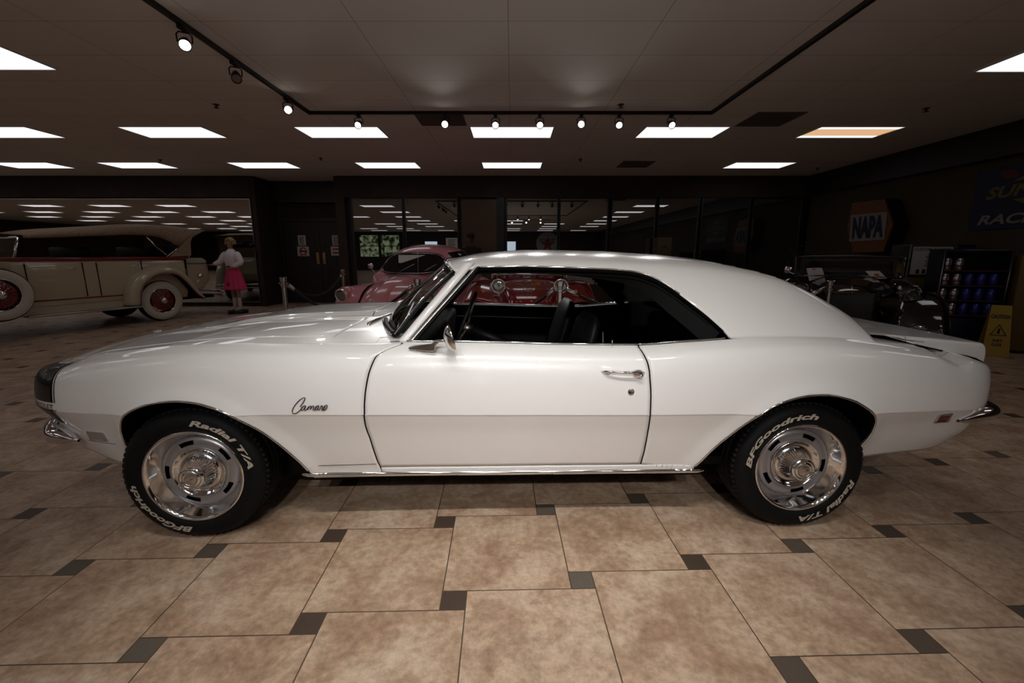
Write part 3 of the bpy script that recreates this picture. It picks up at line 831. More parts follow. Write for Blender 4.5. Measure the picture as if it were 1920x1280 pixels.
# ---------------------------------------------------------------- greenhouse
roof_px=[(868,480),(900,474),(940,470.5),(987.5,468),(1030,468),(1075,468.8),(1120,470),(1162.5,472.3),(1207,475),(1250,479.2),(1308,488),(1366.7,502.5),(1410,523),(1449,547.5),(1498,575.5)]
rc=[car_at(px,py,-.10) for px,py in roof_px]
rzc=pchip([(-.36,rc[0][2]-.03)]+[(p[0],p[2]) for p in rc]+[(1.72,.90),(1.95,.86)])
def gbase(x): b=Btop(x); return abs(b[1])-.004,b[2]
CS=[(1,0),(.955,.20),(.905,.40),(.85,.60),(.80,.755),(.735,.865),(.60,.945),(.32,.987),(0,1)]
def GH(x,t):
    yb,zb=gbase(max(x,-.2)) if x<-.2 else gbase(x)
    zc=rzc(x); f,g=catmull(CS,t)
    k=smst(.9,1.6,x)     # sail panels lean less far in towards the tail
    f=f*(1-k)+(1-(1-f)*1.0)*k
    return (x,-yb*f,zb+(zc-zb)*g)
def GHproj(x,t): return cproj(*GH(x,t))
def gh(px,py,t0=.5):
    p=car_at(px,py,-.7); return newton(GHproj,px,py,p[0],t0,40,(-.4,1.9,0,1))
DLO=[(893,502,.7),(917.5,501.5,.7),(965,500.6,.7),(1016.7,501.3,.7),(1075,503,.7),(1133,505.3,.7),(1165,507.5,.7),(1191.7,510.8,.6),(1221,519.6,.6),(1250,535.6,.5),(1279,556,.4),(1301,572.5,.25),(1323,589.6,.15),(1341,605.5,.1),(1357,620,.05)]
dlo=[gh(*p) for p in DLO]
print('DLO',[tuple(round(a,3) for a in p) for p in dlo])
low=[(-.42,dlo[0][1]+.01),(-.30,dlo[0][1]+.005)]+dlo+[(dlo[-1][0]+.03,0),(1.95,0)]
lowf=pchip(sorted(low))
HDR=-.225
R=[];NX=130;NT=40;XE=1.70
for k in range(NX+1):
    u=k/NX; row=[]
    for j in range(NT+1):
        w=j/NT
        x0=HDR-.075*math.sin(w*PI/2); x=x0+(XE-x0)*u; tl=max(lowf(x),0)
        # slide along u so the first column follows the header curve
        row.append(GH(x,tl+(1-tl)*w))
    R.append(row)
# split: rear window opening
def in_glass(x,y): return x>1.0+ .10*(abs(y)/.5)**2 and abs(y)<.50+.10*smst(1.0,1.6,x) and x<1.60
roof=MB(); V=[p for r in R for p in r]; F=[];FG=[]
for i in range(NX):
    for j in range(NT):
        q=(i*(NT+1)+j,(i+1)*(NT+1)+j,(i+1)*(NT+1)+j+1,i*(NT+1)+j+1)
        cx=sum(V[a][0] for a in q)/4; cy_=sum(V[a][1] for a in q)/4
        (FG if in_glass(cx,cy_) else F).append(q)
n0=len(V); V2=V+[(x,-y,z) for x,y,z in V]
F2=F+[tuple(a+n0 for a in q)[::-1] for q in F]
o=mesh_obj('roof',V2,F2,M_paint,car)
bm=bmesh.new(); bm.from_mesh(o.data); bmesh.ops.remove_doubles(bm,verts=bm.verts,dist=.0004); bmesh.ops.recalc_face_normals(bm,faces=bm.faces); bmesh.ops.delete(bm,geom=[v for v in bm.verts if not v.link_faces],context='VERTS'); bm.to_mesh(o.data); bm.free()
if max(o.data.polygons,key=lambda p:p.center.z).normal.z<0: o.data.flip_normals()
solidify(o,.012)
rg=mesh_obj('rear_window',V2,FG+[tuple(a+n0 for a in q)[::-1] for q in FG],mat('rear_glass_dark',(.004,.004,.004),.02),car)
# headliner
hl=MB(); R=[]
for k in range(30):
    x=-.20+1.15*k/29; R.append([ (x,GH(x,lowf(x)+(1-lowf(x))*j/10)[1]*.985,GH(x,lowf(x)+(1-lowf(x))*j/10)[2]-.03) for j in range(11)])
hl.grid(R); o=hl.build('headliner',M_vinyl,car); mirror_y(o)
# black weatherstrip around the window opening
ws=[]
for (a,b) in smooth_path(dlo,60): p=GH(a,b); ws.append(p)
o=MB().grid([[(x,y-.001,z) for x,y,z in ws],[(x,y+.006,z-.016) for x,y,z in ws],[(x,y+.035,z-.020) for x,y,z in ws]]).build('window_weatherstrip',M_rubber2,car); mirror_y(o)
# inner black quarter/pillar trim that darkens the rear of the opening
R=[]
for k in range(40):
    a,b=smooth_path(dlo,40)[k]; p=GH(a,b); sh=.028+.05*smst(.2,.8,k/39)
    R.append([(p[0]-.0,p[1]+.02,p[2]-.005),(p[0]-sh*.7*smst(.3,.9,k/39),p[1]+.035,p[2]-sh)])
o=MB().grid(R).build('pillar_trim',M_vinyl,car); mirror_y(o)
# A pillar: white strip + chrome window channel + black windshield reveal
pbW=car_at(751,640,-.765); ptW=car_at(873,495,-.585)
def strip(name,base,top,w0,w1,m,depth=.03,both=True,n=14,bow=0):
    """flat bar between two local points; w = width along x"""
    R=[[],[],[],[]]
    for k in range(n+1):
        u=k/n; b=[base[i]*(1-u)+top[i]*u for i in range(3)]; w=(w0*(1-u)+w1*u)/2; b[1]-=bow*math.sin(u*PI)
        R[0].append((b[0]-w,b[1]+.012,b[2])); R[1].append((b[0]-w*.4,b[1]-.004,b[2])); R[2].append((b[0]+w*.6,b[1]-.004,b[2])); R[3].append((b[0]+w,b[1]+.004,b[2]-.0))
    R.append([(x,y+depth,z-.004) for x,y,z in R[3]]); R.append([(x,y+depth,z) for x,y,z in R[0]])
    o=MB().grid(list(map(list,zip(*R))),close=True).build(name,m,car)
    if both: mirror_y(o)
    return o
def mid(p,q): return car_at(p,q[0],q[1])
strip('windshield_pillar',car_at(754,640,-.765),car_at(879,493,-.585),.045,.055,M_paint,.045)
strip('pillar_moulding',car_at(769,640,-.772),car_at(893,500,-.598),.022,.020,M_steel,.03)
strip('window_channel',car_at(776,640,-.776),car_at(899,500,-.602),.014,.014,M_rubber2,.02)
# windshield: ruled between base curve and header curve
def wtop(v):
    w=1-abs(v)**1.25; x=HDR-.075*math.sin(w*PI/2); tl=lowf(x); p=GH(x,tl+(1-tl)*w)
    return (p[0]-.004,(abs(p[1])*(1 if v>0 else -1)) if abs(v)>1e-6 else 0,p[2]-.010)
def wtop_old(v):
    y=v*.575; x=HDR-.075*(1-abs(v)**1.8)-.004; p=GH(x,1)
    yy=abs(y); yb,zb=gbase(-.2)
    return (HDR-.075*(1-abs(v)**1.8)-.012,y,car_at(868,494,-.575)[2]+.035*(1-abs(v)**2))
pb=car_at(738,637,-.74)
def wbot(v):
    y=v*.735; return (xws(y),y,.925+.02*(1-abs(v)**2)-.012)
R=[]
for k in range(13):
    u=k/12; R.append([tuple(a*(1-u)+b*u for a,b in zip(wbot(-1+2*j/50),wtop(-1+2*j/50))) for j in range(51)])
# slight belly
for k,row in enumerate(R):
    for j,p in enumerate(row): row[j]=(p[0]-.012*math.sin(PI*k/12),p[1],p[2]+.010*math.sin(PI*k/12))
o=MB().grid(R).build('windshield',M_glassC,car); solidify(o,.004)
wl=[R[k][0] for k in range(13)]; 
tr1=[R[0][j] for j in range(51)]
rv=MB(); rv.tube([(x,y-.008,z+.002) for x,y,z in wl],.012,8); rv.tube([(x-.006,y,z+.004) for x,y,z in [R[0][j] for j in range(51)]],.013,8); rv.tube([(x,y+.008,z+.002) for x,y,z in [R[k][50] for k in range(13)]],.012,8); rv.tube([(x,y,z) for x,y,z in [R[12][j] for j in range(51)]],.011,8)
rv.build('windshield_seal',M_rubber2,car)
rv=MB(); rv.tube([(x-.004,y-.018,z+.010) for x,y,z in wl],.0028,6); rv.tube([(x-.004,y+.018,z+.010) for x,y,z in [R[k][50] for k in range(13)]],.0028,6)
rv.tube([(x-.022,y,z+.006) for x,y,z in [R[0][j] for j in range(51)]],.0035,6); rv.tube([(x-.006,y,z+.012) for x,y,z in [R[12][j] for j in range(51)]],.006,6)
rv.build('windshield_moulding',M_chrome,car)
# drip rail
o=MB().tube([(x,y-.004,z+.004) for x,y,z in ws[:46]],.0035,6).build('drip_moulding',M_chrome,car); mirror_y(o)
# door top chrome and quarter window sill
def line_on(px,t_off=(0,0,0),m=M_chrome,r=.004,name='belt_moulding',both=True):
    pts=[]
    for (a,b) in px: pts.append(a if False else None)
bt=[]
for k in range(41):
    s=gF[0][0]+.02+(gR[0][0]-gF[0][0]-.02)*k/40; p=S(s,1.0); bt.append((p[0],p[1]+.004,p[2]+.004))
o=MB().tube(bt,.0045,6).build('belt_moulding',M_chrome,car); mirror_y(o)
qs=[]
for k in range(31):
    x=bt[-1][0]+(dlo[-1][0]-bt[-1][0])*k/30; b=Btop(x); qs.append((x,b[1]+.004,b[2]+.005))
o=MB().tube(qs,.004,6).build('quarter_sill_moulding',M_chrome,car); mirror_y(o)
# ---------------------------------------------------------------- rear deck + spoiler
def deckz(x,yy):
    b=Btop(x); yb=abs(b[1]); q=min(abs(yy)/yb,1)
    zc=lerp_tab([(1.4,.945),(1.7,.925),(2.0,.875),(2.25,.80),(2.4,.76)],x)
    return b[2]+(zc-b[2])*(1-q**3)
# shoulder to deck strips (quarter tops)
R=[]
for k in range(61):
    x=dlo[-1][0]+.05+(xtail-.03-dlo[-1][0]-.05)*k/60; yb=abs(Btop(x)[1]); yi=min(.64,yb-.02); R.append([(x,-(yb+(yi-yb)*j/6),deckz(x,yb+(yi-yb)*j/6)-.0005-.010*(j/6)**2) for j in range(7)])
o=MB().grid(R).build('quarter_top',M_paint,car)
if sum(p.normal.z for p in o.data.polygons)<0: o.data.flip_normals()
mirror_y(o)
_zl=[car_at(px,py,-.69) for px,py in ((1559,606),(1600,615.5),(1638,625),(1680,636.5),(1717,647.5),(1760,656.5),(1793,664.5),(1826,672.8),(1840,679.5),(1850,687.5))]
zlow=pchip([(1.40,_zl[0][2]+.005)]+[(p[0],p[2]) for p in _zl])
def deck_top(x,y):
    return max(.934-(x-1.52)*.091-.010*(abs(y)/.69)**2.5, 0)
def deck_rows(x0,u0,u1,n,cap):
    ys=[-.690,-.690,-.690,-.687,-.680,-.668]+[-.655+1.31*j/50 for j in range(51)]+[.668,.680,.687,.690,.690,.690]
    dz=[None,.5,.020,.008,.0025,.0006]+[0]*51+[.0006,.0025,.008,.020,.5,None]
    R=[]
    for k in range(n+1):
        u=u0+(u1-u0)*k/n; row=[]
        for y,d in zip(ys,dz):
            v=abs(y)/.69; xe=2.350-.028*v**3; x=x0+(xe-x0)*u; zt_=deck_top(x,y); zb=min(zlow(x)+.004,zt_-.004)
            z=zb if d is None else ((zb+zt_)/2 if d==.5 else max(zt_-d,zb+.001)); row.append((x,y,z))
        R.append(row)
    if cap:
        base=R[-1]
        for dx,t in ((.008,.05),(.014,.16),(.018,.40),(.018,.75),(.010,1.0),(-.03,1.12)):
            row=[]
            for (x,y,z) in base:
                zt_=deck_top(x,y); zb=.742; zz=z-(z-zb)*t; row.append((x+dx,y*(1-.004*t),zz))
            R.append(row)
    return R
o=MB().grid(deck_rows(1.50,0,.52,24,False)).build('trunk_lid',M_paint,car)
if max(o.data.polygons,key=lambda p:p.center.z).normal.z<0: o.data.flip_normals()
o=MB().grid(deck_rows(1.50,.524,1,36,True)).build('spoiler',M_paint,car)
if max(o.data.polygons,key=lambda p:p.center.z).normal.z<0: o.data.flip_normals()
MB().box(1.50,2.30,-.66,.66,.66,.80).build('trunk_box',M_liner,car,smooth=False)
pts=[car_at(a,b_,-.712) for a,b_ in ((1716,645.5),(1755,655),(1793,664.5),(1812,668.5),(1828,673.5),(1840,679.5),(1848,686.5))]
o=MB().tube([(p[0],p[1],p[2]) for p in pts],[.002,.004,.006,.007,.008,.008,.006],8).build('spoiler_gap_shade',M_rubber2,car); mirror_y(o)  # black tube standing in for the shaded gap below the spoiler

# ---------------------------------------------------------------- wheels
M_argent=mat('argent_silver_paint',(.42,.41,.43),.32,metal=.75)
def wheel_letters(txt,phi0,phi1,r,ax,mt):
    v,f=text_mesh(txt,1,shear=.25,bold=.035,extrude=0,align='LEFT')
    x0=min(p[0] for p in v); x1=max(p[0] for p in v); y0=min(p[1] for p in v); y1=max(p[1] for p in v)
    out=[]
    for x,y,z in v:
        u=(x-x0)/(x1-x0); ph=math.radians(phi0+(phi1-phi0)*u); R=r+((y-y0)/(y1-y0)-.5)*.027
        out.append((math.cos(ph)*R,ax,math.sin(ph)*R))
    return out,f
def make_wheel(x,side,steer,phis):
    """side -1 near, +1 far"""
    R0=.308; yl=side*.86
    # disc (part) with slots
    nseg=180; rows=[(.060,.168),(.050,.163),(.047,.156),(.045,.152),(.044,.130),(.047,.124),(.047,.112)]
    V=[];F=[]
    for a,r in rows:
        for k in range(nseg):
            an=2*PI*k/nseg; V.append((r*math.cos(an),a,r*math.sin(an)))
    for i in range(len(rows)-1):
        for k in range(nseg):
            if i==3:
                kk=(k+slot_off)%36
                if kk<13: continue
            l=(k+1)%nseg; F.append((i*nseg+k,i*nseg+l,(i+1)*nseg+l,(i+1)*nseg+k))
    disc=mesh_obj('wheel',V,F,M_argent,car); solidify(disc,.004)
    def sub(mb,nm,m,auto=None): return mb.build(nm,m,disc,auto=auto)
    ty=[(.016,.206),(.002,.212),(-.004,.220),(-.009,.236),(-.011,.256),(-.009,.272),(-.002,.287),(.010,.298),(.024,.3045),(.045,R0-.001)]
    ty+= [(.075,R0),(.078,R0-.006),(.083,R0-.006),(.086,R0),(.112,R0),(.115,R0-.006),(.120,R0-.006),(.123,R0)]
    ty+= [(.170,R0-.001),(.192,.3045),(.206,.298),(.218,.287),(.224,.272),(.226,.25),(.222,.23),(.20,.206)]
    t=sub(MB().lathe(ty,96,'y'),'tyre',M_rubber,40)
    tb=MB()   # tread shoulder blocks
    for k in range(72):
        an=2*PI*k/72; m4=Matrix.Rotation(-an,4,'Y')
        tb.box(R0-.012,R0+.0008,.020,.062,-.0085,.0085,M=m4)
    sub(tb,'tread',M_rubber)
    ring=[(.004,.2135),(-.003,.2145),(-.007,.211),(-.006,.2035),(.000,.199),(.008,.195),(.020,.189),(.036,.180),(.050,.172),(.058,.166),(.062,.160)]
    sub(MB().lathe(ring,120,'y'),'trim_ring',M_chrome,60)
    cap=[(.050,.119),(.040,.118),(.036,.114),(.040,.108),(.052,.099),(.056,.088),(.052,.078),(.044,.0745)]
    sub(MB().lathe(cap,96,'y'),'cap_dish',M_chrome,70)
    V=[];F=[];n=144; pr=[(.046,.0745),(.030,.066),(.008,.0565),(-.006,.0535)]
    for i,(a,r) in enumerate(pr):
        for k in range(n):
            rr=r+(.0022 if (k//2)%2 else -.0012)*(1 if i<3 else 0); an=2*PI*k/n; V.append((rr*math.cos(an),a,rr*math.sin(an)))
    for i in range(3):
        for k in range(n): l=(k+1)%n; F.append((i*n+k,i*n+l,(i+1)*n+l,(i+1)*n+k))
    sub(MB().add(V,F),'fluted_cone',M_chrome)
    face=[(-.004,.0545),(-.010,.0555),(-.020,.0545),(-.026,.049),(-.0265,.044),(-.0235,.042),(-.0235,.038),(-.026,.036),(-.0275,.031),(-.0255,.029),(-.0265,.024),(-.0275,.0)]
    sub(MB().lathe(face,72,'y'),'centre_cap',M_chrome,60)
    sub(MB().lathe([(.085,.17),(.085,.001)],32,'y').lathe([(.055,.166),(.2,.175)],32,'y'),'brake_drum',M_liner)
    for txt,a,b in (('BFGoodrich',phis[0],phis[1]),('Radial T/A',phis[2],phis[3])):
        v,f=wheel_letters(txt,a,b,.2535,-.0128,M_letter)
        o=mesh_obj('sidewall_lettering',v,f,M_letter,disc,smooth=False)
    disc.location=(x,yl,R0-.003); disc.rotation_euler=(0,0,math.radians(steer)+(PI if side>0 else 0))
    return disc
slot_off=0
slot_off=25; make_wheel(-1.3725,-1,3.2,(263,186,86,7))
slot_off=9; make_wheel(1.3725,-1,0,(178,80,-13,-87))
make_wheel(-1.3725,1,-3.2,(263,186,86,7)); make_wheel(1.3725,1,0,(178,80,-13,-87))
# ---------------------------------------------------------------- helpers on the skin
def onS(px,py,out=0,t0=.5):
    a,b=st(px,py); p=S(a,b); x,y,nx,ny=plan(a); return (p[0]+nx*out,p[1]+ny*out,p[2])
def patch(name,quad,m,out=.002,n=12,nn=6,both=True):
    """quad TL,TR,BR,BL in photo pixels on the near side skin"""
    a,b,c,d=[st(*q) for q in quad]; R=[]
    for i in range(nn+1):
        v=i/nn; row=[]
        for k in range(n+1):
            u=k/n; s=(a[0]*(1-u)+b[0]*u)*(1-v)+(d[0]*(1-u)+c[0]*u)*v; t=(a[1]*(1-u)+b[1]*u)*(1-v)+(d[1]*(1-u)+c[1]*u)*v
            p=S(s,t); x,y,nx,ny=plan(s); row.append((p[0]+nx*out,p[1]+ny*out,p[2]))
        R.append(row)
    o=MB().grid(R).build(name,m,car)
    if sum(p.normal.y for p in o.data.polygons)>0: o.data.flip_normals()
    solidify(o,.0012)
    if both: mirror_y(o)
    return o
def spatch(name,s0,s1,t0,t1,m,out=.0018,n=24,nn=24,slant=0):
    R=[]
    for i in range(nn+1):
        t=t0+(t1-t0)*i/nn; R.append([])
        for k in range(n+1):
            s=s0+(s1-s0)*k/n+slant*(1-i/nn); p=S(s,t); x,y,nx,ny=plan(s); R[-1].append((p[0]+nx*out,p[1]+ny*out,p[2]+.0012*smst(.85,1,t)))
    o=MB().grid(R).build(name,m,car)
    if sum(p.normal.y for p in o.data.polygons)>0: o.data.flip_normals()
    solidify(o,.001); mirror_y(o); return o
# nose stripe: black band round the nose, broken by a white gap
sB,tB=st(100,722); sA,_=st(77,722); _,tU=st(100,755); sC,tL0=st(100,768); sD,tL1=st(117,792)
print('stripe',sA,sB,tU,tL0,tL1,[cproj(*S(s,.6)) for s in (sA,sB)])
spatch('nose_stripe',sA,sB-.006,tU,.93,M_stripe)
spatch('nose_pinstripe',sB+.004,sB+.0085,tU,.93,M_stripe,n=2)
spatch('nose_stripe',sA,sB-.006,tL1,tL0,M_stripe,slant=sD-sB+.015)
spatch('nose_pinstripe',sB+.004,sB+.0085,tL1,tL0,M_stripe,n=2,slant=sD-sB+.015)
# stripe over the header panel
R=[]
for k in range(0):
    row=[]
    for j in range(41):
        u=k/8; s=sA+(sB-.006-sA)*u; p=S(s,1.0)
        w=j/40; x=p[0]; q=T(max(x,xn),w)
        if w<.45 and x<xh0-.005: row.append((q[0],q[1],q[2]+.0018))
    if len(row)>2: R.append(row)
mnl=min((len(r) for r in R),default=0)
if mnl>2:
    o=MB().grid([r[:mnl] for r in R]).build('header_stripe',M_stripe,car)
    if sum(p.normal.z for p in o.data.polygons)<0: o.data.flip_normals()
    mirror_y(o)
# nose lettering in the gap
v,f=text_mesh('CHEVROLET',1,shear=.2,bold=.01,align='LEFT'); xs=[p[0] for p in v]; ysx=[p[1] for p in v]
tm=(tU+tL0)/2; s_e=sB-.004; out=[]
for x,y,z in v:
    s=s_e-(max(xs)-x)/(max(xs)-min(xs))*.24; t=tm+((y-min(ysx))/(max(ysx)-min(ysx))-.5)*(tU-tL0)*.62
    p=S(s,t); a,b,nx,ny=plan(s); out.append((p[0]+nx*.003,p[1]+ny*.003,p[2]))
mesh_obj('nose_lettering',out,f,M_blackgloss,car,smooth=False)
# front face: dark grille with frame, hidden headlamp doors
M_grille=mat('black_grille',(.006,.006,.007),.35)
def frontp(y,z,out):
    """point on the nose face at lateral y, height z"""
    best=None
    yy=-abs(y)
    for k in range(60):
        s=k/59*.9; x,yp,nx,ny=plan(s)
        if best is None or abs(yp-yy)<best[0]: best=(abs(yp-yy),s)
    s=best[1]; t=sz_t(s,z); p=S(s,t); x,yp,nx,ny=plan(s)
    return (p[0]+nx*out,(-1 if y<0 else 1)*abs(p[1]+ny*out),p[2])
R=[[frontp(y/20*.50,z,.003) for y in range(-20,21)] for z in (.500,.53,.56,.59,.62,.65,.68)]
o=MB().grid(R).build('grille',M_grille,car); solidify(o,.006)
g=MB()
for z in (.52,.545,.57,.595,.62,.645,.665): g.tube([frontp(y/20*.49,z,.008) for y in range(-20,21)],.003,5)
for k in range(-14,15):
    g.tube([frontp(k*.035,z,.008) for z in (.50,.56,.62,.68)],.0022,4)
g.build('grille_bars',M_grille,o)
g=MB().tube([frontp(y/20*.505,.69,.004) for y in range(-20,21)],.006,6).tube([frontp(y/20*.505,.49,.004) for y in range(-20,21)],.006,6)
g.build('grille_surround',M_chrome,o)
# bumpers
def bumper(name,s_end,s_mid,z_f,h_f,d_f,th=.05,n=50):
    """chrome blade swept along the plan curve; d_f inset of the outer face, th depth"""
    R=[]
    for k in range(n+1):
        u=k/n; s=s_end+(s_mid-s_end)*u; x,y,nx,ny=plan(s); zc=z_f(u); h=h_f(u); d=d_f(u); tt=th*smst(-.02,.12,u)+.004; sec=[]
        for j in range(14):
            a=-PI/2+PI*j/13; oo=tt*max(math.cos(a),0)**.6; sec.append((x-nx*(d+tt-oo),y-ny*(d+tt-oo),zc+h*math.sin(a)))
        sec.append((x-nx*(d+tt+.004),y-ny*(d+tt+.004),zc))
        R.append(sec)
    m2=[[(p[0],-p[1],p[2]) for p in r] for r in R[::-1]]
    o=MB().grid(R+m2[1:],close=True).build(name,M_chrome,car); return o
sfe,z_fe=vert_sz(147,826,.050); _s2,z_fb=vert_sz(90,813,.0)
print('bumper',sfe,z_fe,z_fb)
bumper('front_bumper',sfe,0.0,lambda u:z_fe+(z_fb-.028-z_fe)*smst(0,.22,u),lambda u:.006+.034*smst(0,.15,u),lambda u:.046-.050*smst(0,.2,u))
sre,z_re=vert_sz(1797,788.5,.014); _s2,z_rb=vert_sz(1848,787,-.045)
bumper('rear_bumper',sre,SL,lambda u:z_re+(z_rb-z_re)*smst(0,.2,u),lambda u:.006+.026*smst(0,.12,u),lambda u:.010-.065*smst(0,.25,u))
# tail lights
for y0,y1 in ((.36,.56),):
    R=[]
    for z in (.55,.60,.66,.70):
        row=[]
        for k in range(11):
            yy=y0+(y1-y0)*k/10; s=min(range(800,1000),key=lambda q:abs(abs(plan(q/1000*SL)[1])-yy)*1 if plan(q/1000*SL)[0]>2 else 9)/1000*SL
            t=sz_t(s,z); p=S(s,t); x,y,nx,ny=plan(s); row.append((p[0]+nx*.004,p[1]+ny*.004,p[2]))
        R.append(row)
    o=MB().grid(R).build('tail_lamp',mat('red_lens',(.12,.005,.005),.15,coat=1),car); mirror_y(o)
# side markers
M_redlens=mat('red_marker_lens',(.16,.012,.014),.25,coat=1); M_clearlens=mat('clear_marker_lens',(.32,.29,.27),.25,coat=1)
def frame_px(name,quad,r=.0032,out=.003):
    pts=[]
    for a,b in zip(quad,quad[1:]+quad[:1]):
        for k in range(4): pts.append(onS(a[0]+(b[0]-a[0])*k/4,a[1]+(b[1]-a[1])*k/4,out))
    o=MB().tube(pts,r,6,closed=True).build(name,M_chrome,car); mirror_y(o)
q=[(164,808),(194,810.5),(202,826),(171,824)]
patch('front_side_marker',q,M_clearlens,.004); frame_px('marker_bezel',q)
q=[(1759,777.5),(1784,775),(1777,790),(1750,791.5)]
patch('rear_side_marker',[(1762,780),(1781,778),(1775,789),(1756,790)],M_redlens,.004); frame_px('marker_bezel',q)
# lower fender line (valance seam)
pts=[onS(x,y,.0005) for x,y in ((149,823),(170,825.5),(190,829),(205,831),(217,832.5))]
o=MB().tube(pts,.0012,5).build('valance_seam',M_liner,car); mirror_y(o)
# rocker seam above trim
pts=[onS(x,y,.0004) for x,y in ((553,874),(600,872.5),(660,871),(706,869.5))]
o=MB().tube(pts,.0012,5).build('fender_seam',M_liner,car); mirror_y(o)
# script badge
def px_path(P,sc,ox,oy,r,out=.004,n=60):
    q=smooth_path([(ox+a/sc,oy+b/sc) for a,b in P],n); return [onS(x,y,out) for x,y in q]
bd=MB(); K=13.714
strokes=[[(590,572),(620,535),(665,470),(705,405),(725,360),(700,338),(655,350),(590,395),(520,460),(460,535),(415,610),(392,680),(405,735),(450,748),(510,725),(565,685),(610,640),(650,590),(690,552),(735,548),(700,550),(650,580),(615,630),(625,665),(665,650),(710,605),(745,552),(725,600),(705,650),(730,668),(765,640),(800,590),(825,553),(805,600),(785,655),(810,610),(850,560),(880,550),(875,590),(850,650),(880,605),(915,560),(945,548),(945,590),(925,645),(945,665),(975,640),(1010,590),(1045,552),(1080,545),(1045,545),(1000,575),(970,625),(985,662),(1020,645),(1060,600),(1080,552),(1065,600),(1050,650),(1075,662),(1105,620),(1130,560),(1125,540),(1150,550),(1180,548),(1160,595),(1145,650),(1165,668),(1195,650),(1225,590),(1260,525),(1290,540),(1280,595),(1245,645),(1205,668),(1180,640),(1205,585),(1240,545)]]
for P in strokes: bd.tube(px_path(P,K,520,720,.0018,n=260),.0018,5)
bd.build('script_badge',mat('dark_chrome_badge',(.10,.085,.08),.3,metal=.6),car)
# door handle + lock
h0=onS(1128,695,.004); h1=onS(1206,696,.012)
dhm=MB(); pts=[onS(1128,695.5,.002),onS(1134,695,.014),onS(1142,694.2,.026),onS(1165,694.2,.034),onS(1188,694.6,.034),onS(1204,695.5,.028)]
dhm.tube(pts,[.003,.006,.0052,.0048,.006,.006],10)
pts=[onS(1128,695.5,.0),onS(1138,698,.008),onS(1144,697,.020)]; dhm.tube(pts,[.003,.006,.004],8)
dh=dhm.build('door_handle',M_chrome,car)
c=onS(1195,700.5,.010); dhm=MB(); 
V=[];F=[]
for i in range(9):
    th=PI/2*i/8
    for k in range(20):
        a=2*PI*k/20; V.append((c[0]+.0275*math.sin(th)*math.cos(a)+.004,c[1]-.024*math.cos(th)+.012,c[2]+.019*math.sin(th)*math.sin(a)+.0))
for i in range(8):
    for k in range(20): l=(k+1)%20; F.append((i*20+k,(i+1)*20+k,(i+1)*20+l,i*20+l))
dhm.add(V,F).build('handle_base',M_chrome,car)
bt_=onS(1198,699.5,.034); MB().ball(bt_,.010,14,sy=.6,sz=.8).build('handle_button',M_chrome,car)
c=onS(1183,734,.0); MB().lathe([(.004,.0145),(-.004,.0145),(-.006,.012),(-.004,.010),(-.004,.0)],28,'y',c).build('door_lock',M_chrome,car)
for nm in ('door_handle','handle_base','handle_button','door_lock'): mirror_y(bpy.data.objects[nm])
# ---- door mirror
def lp(px,py,yl): return car_at(px,py,yl)
yb=-.845
b=MB()
pf=lp(767,652,-.835); pr=lp(812,651,-.86)
poly=[lp(766,650.5,-.835),lp(775,648.8,-.84),(lp(795,647.5,-.85)),lp(806,646.5,-.86),lp(818,641,-.865),lp(826,640,-.865),lp(818,646,-.865),lp(816,657.5,-.86),lp(800,657.5,-.855),lp(780,655,-.845),lp(767,653.5,-.838)]
n=len(poly); V=[(p[0],p[1]-.014,p[2]) for p in poly]+[(p[0],p[1]+.030,p[2]) for p in poly]; F=[tuple(range(n)),tuple(range(2*n-1,n-1,-1))]+[(i,(i+1)%n,(i+1)%n+n,i+n) for i in range(n)]
b.add(V,F); o=b.build('mirror_base',M_chrome,car,auto=30)
mo=o.modifiers.new('bevel','BEVEL'); mo.width=.007; mo.segments=4; mo.limit_method='ANGLE'
b=MB().tube([lp(814,639.5,-.865),lp(822,638.8,-.880),lp(832,639,-.905)],.0062,8)
b.build('mirror_arm',M_chrome,car)
# head: dish opening to the rear, pole forward
hc_=lp(841,636,-.925); b=MB()
prof=[(-.020,.004),(-.017,.020),(-.008,.038),(.002,.052),(.010,.057),(.015,.058),(.017,.055),(.012,.052)]
V=[];F=[];n=32
for a,r in prof:
    for k in range(n):
        an=2*PI*k/n; V.append((a,r*math.cos(an)*.92,r*math.sin(an)*1.0))
for i in range(len(prof)-1):
    for k in range(n): l=(k+1)%n; F.append((i*n+k,(i+1)*n+k,(i+1)*n+l,i*n+l))
Mh=Matrix.Translation(Vector(hc_))@Matrix.Rotation(math.radians(-14),4,'Y')@Matrix.Rotation(math.radians(13),4,'Z')
b.add([tuple(Mh@Vector(p)) for p in V],F).build('mirror_head',M_chrome,car)
V=[(.013,.053*math.cos(2*PI*k/n)*.92,.053*math.sin(2*PI*k/n)) for k in range(n)]
mesh_obj('mirror_glass',[Mh@Vector(p) for p in V],[tuple(range(n))],M_mirror,car)
# wipers
def wiper(base,tip,m2):
    b=MB(); base=Vector(base); tip=Vector(tip); d=tip-base
    b.tube([base+Vector((0,0,-.01)),base+Vector((0,0,.010))],.010,10)
    b.tube([base+Vector((0,0,.008)),base+d*.30+Vector((0,0,.012)),base+d*.62+Vector((.0,0,.010)),base+d*.8],[.0095,.0085,.004,.003],8)
    b.tube([base+d*.45+Vector((.006,0,-.004)),tip],.004,5)
    return b.build('windshield_wiper',M_steel,car)
w0=T(-.62,.24); pw=car_at(692,614,-.50); 
w0=(pw[0],pw[1],T(pw[0],1-.50/abs(Btop(pw[0])[1]))[2]-.004)
wiper(w0,(w0[0]+.09,w0[1]+.42,w0[2]+.030),None); wiper((w0[0]-.02,.10,w0[2]+.02),(w0[0]+.03,.50,w0[2]+.045),None)
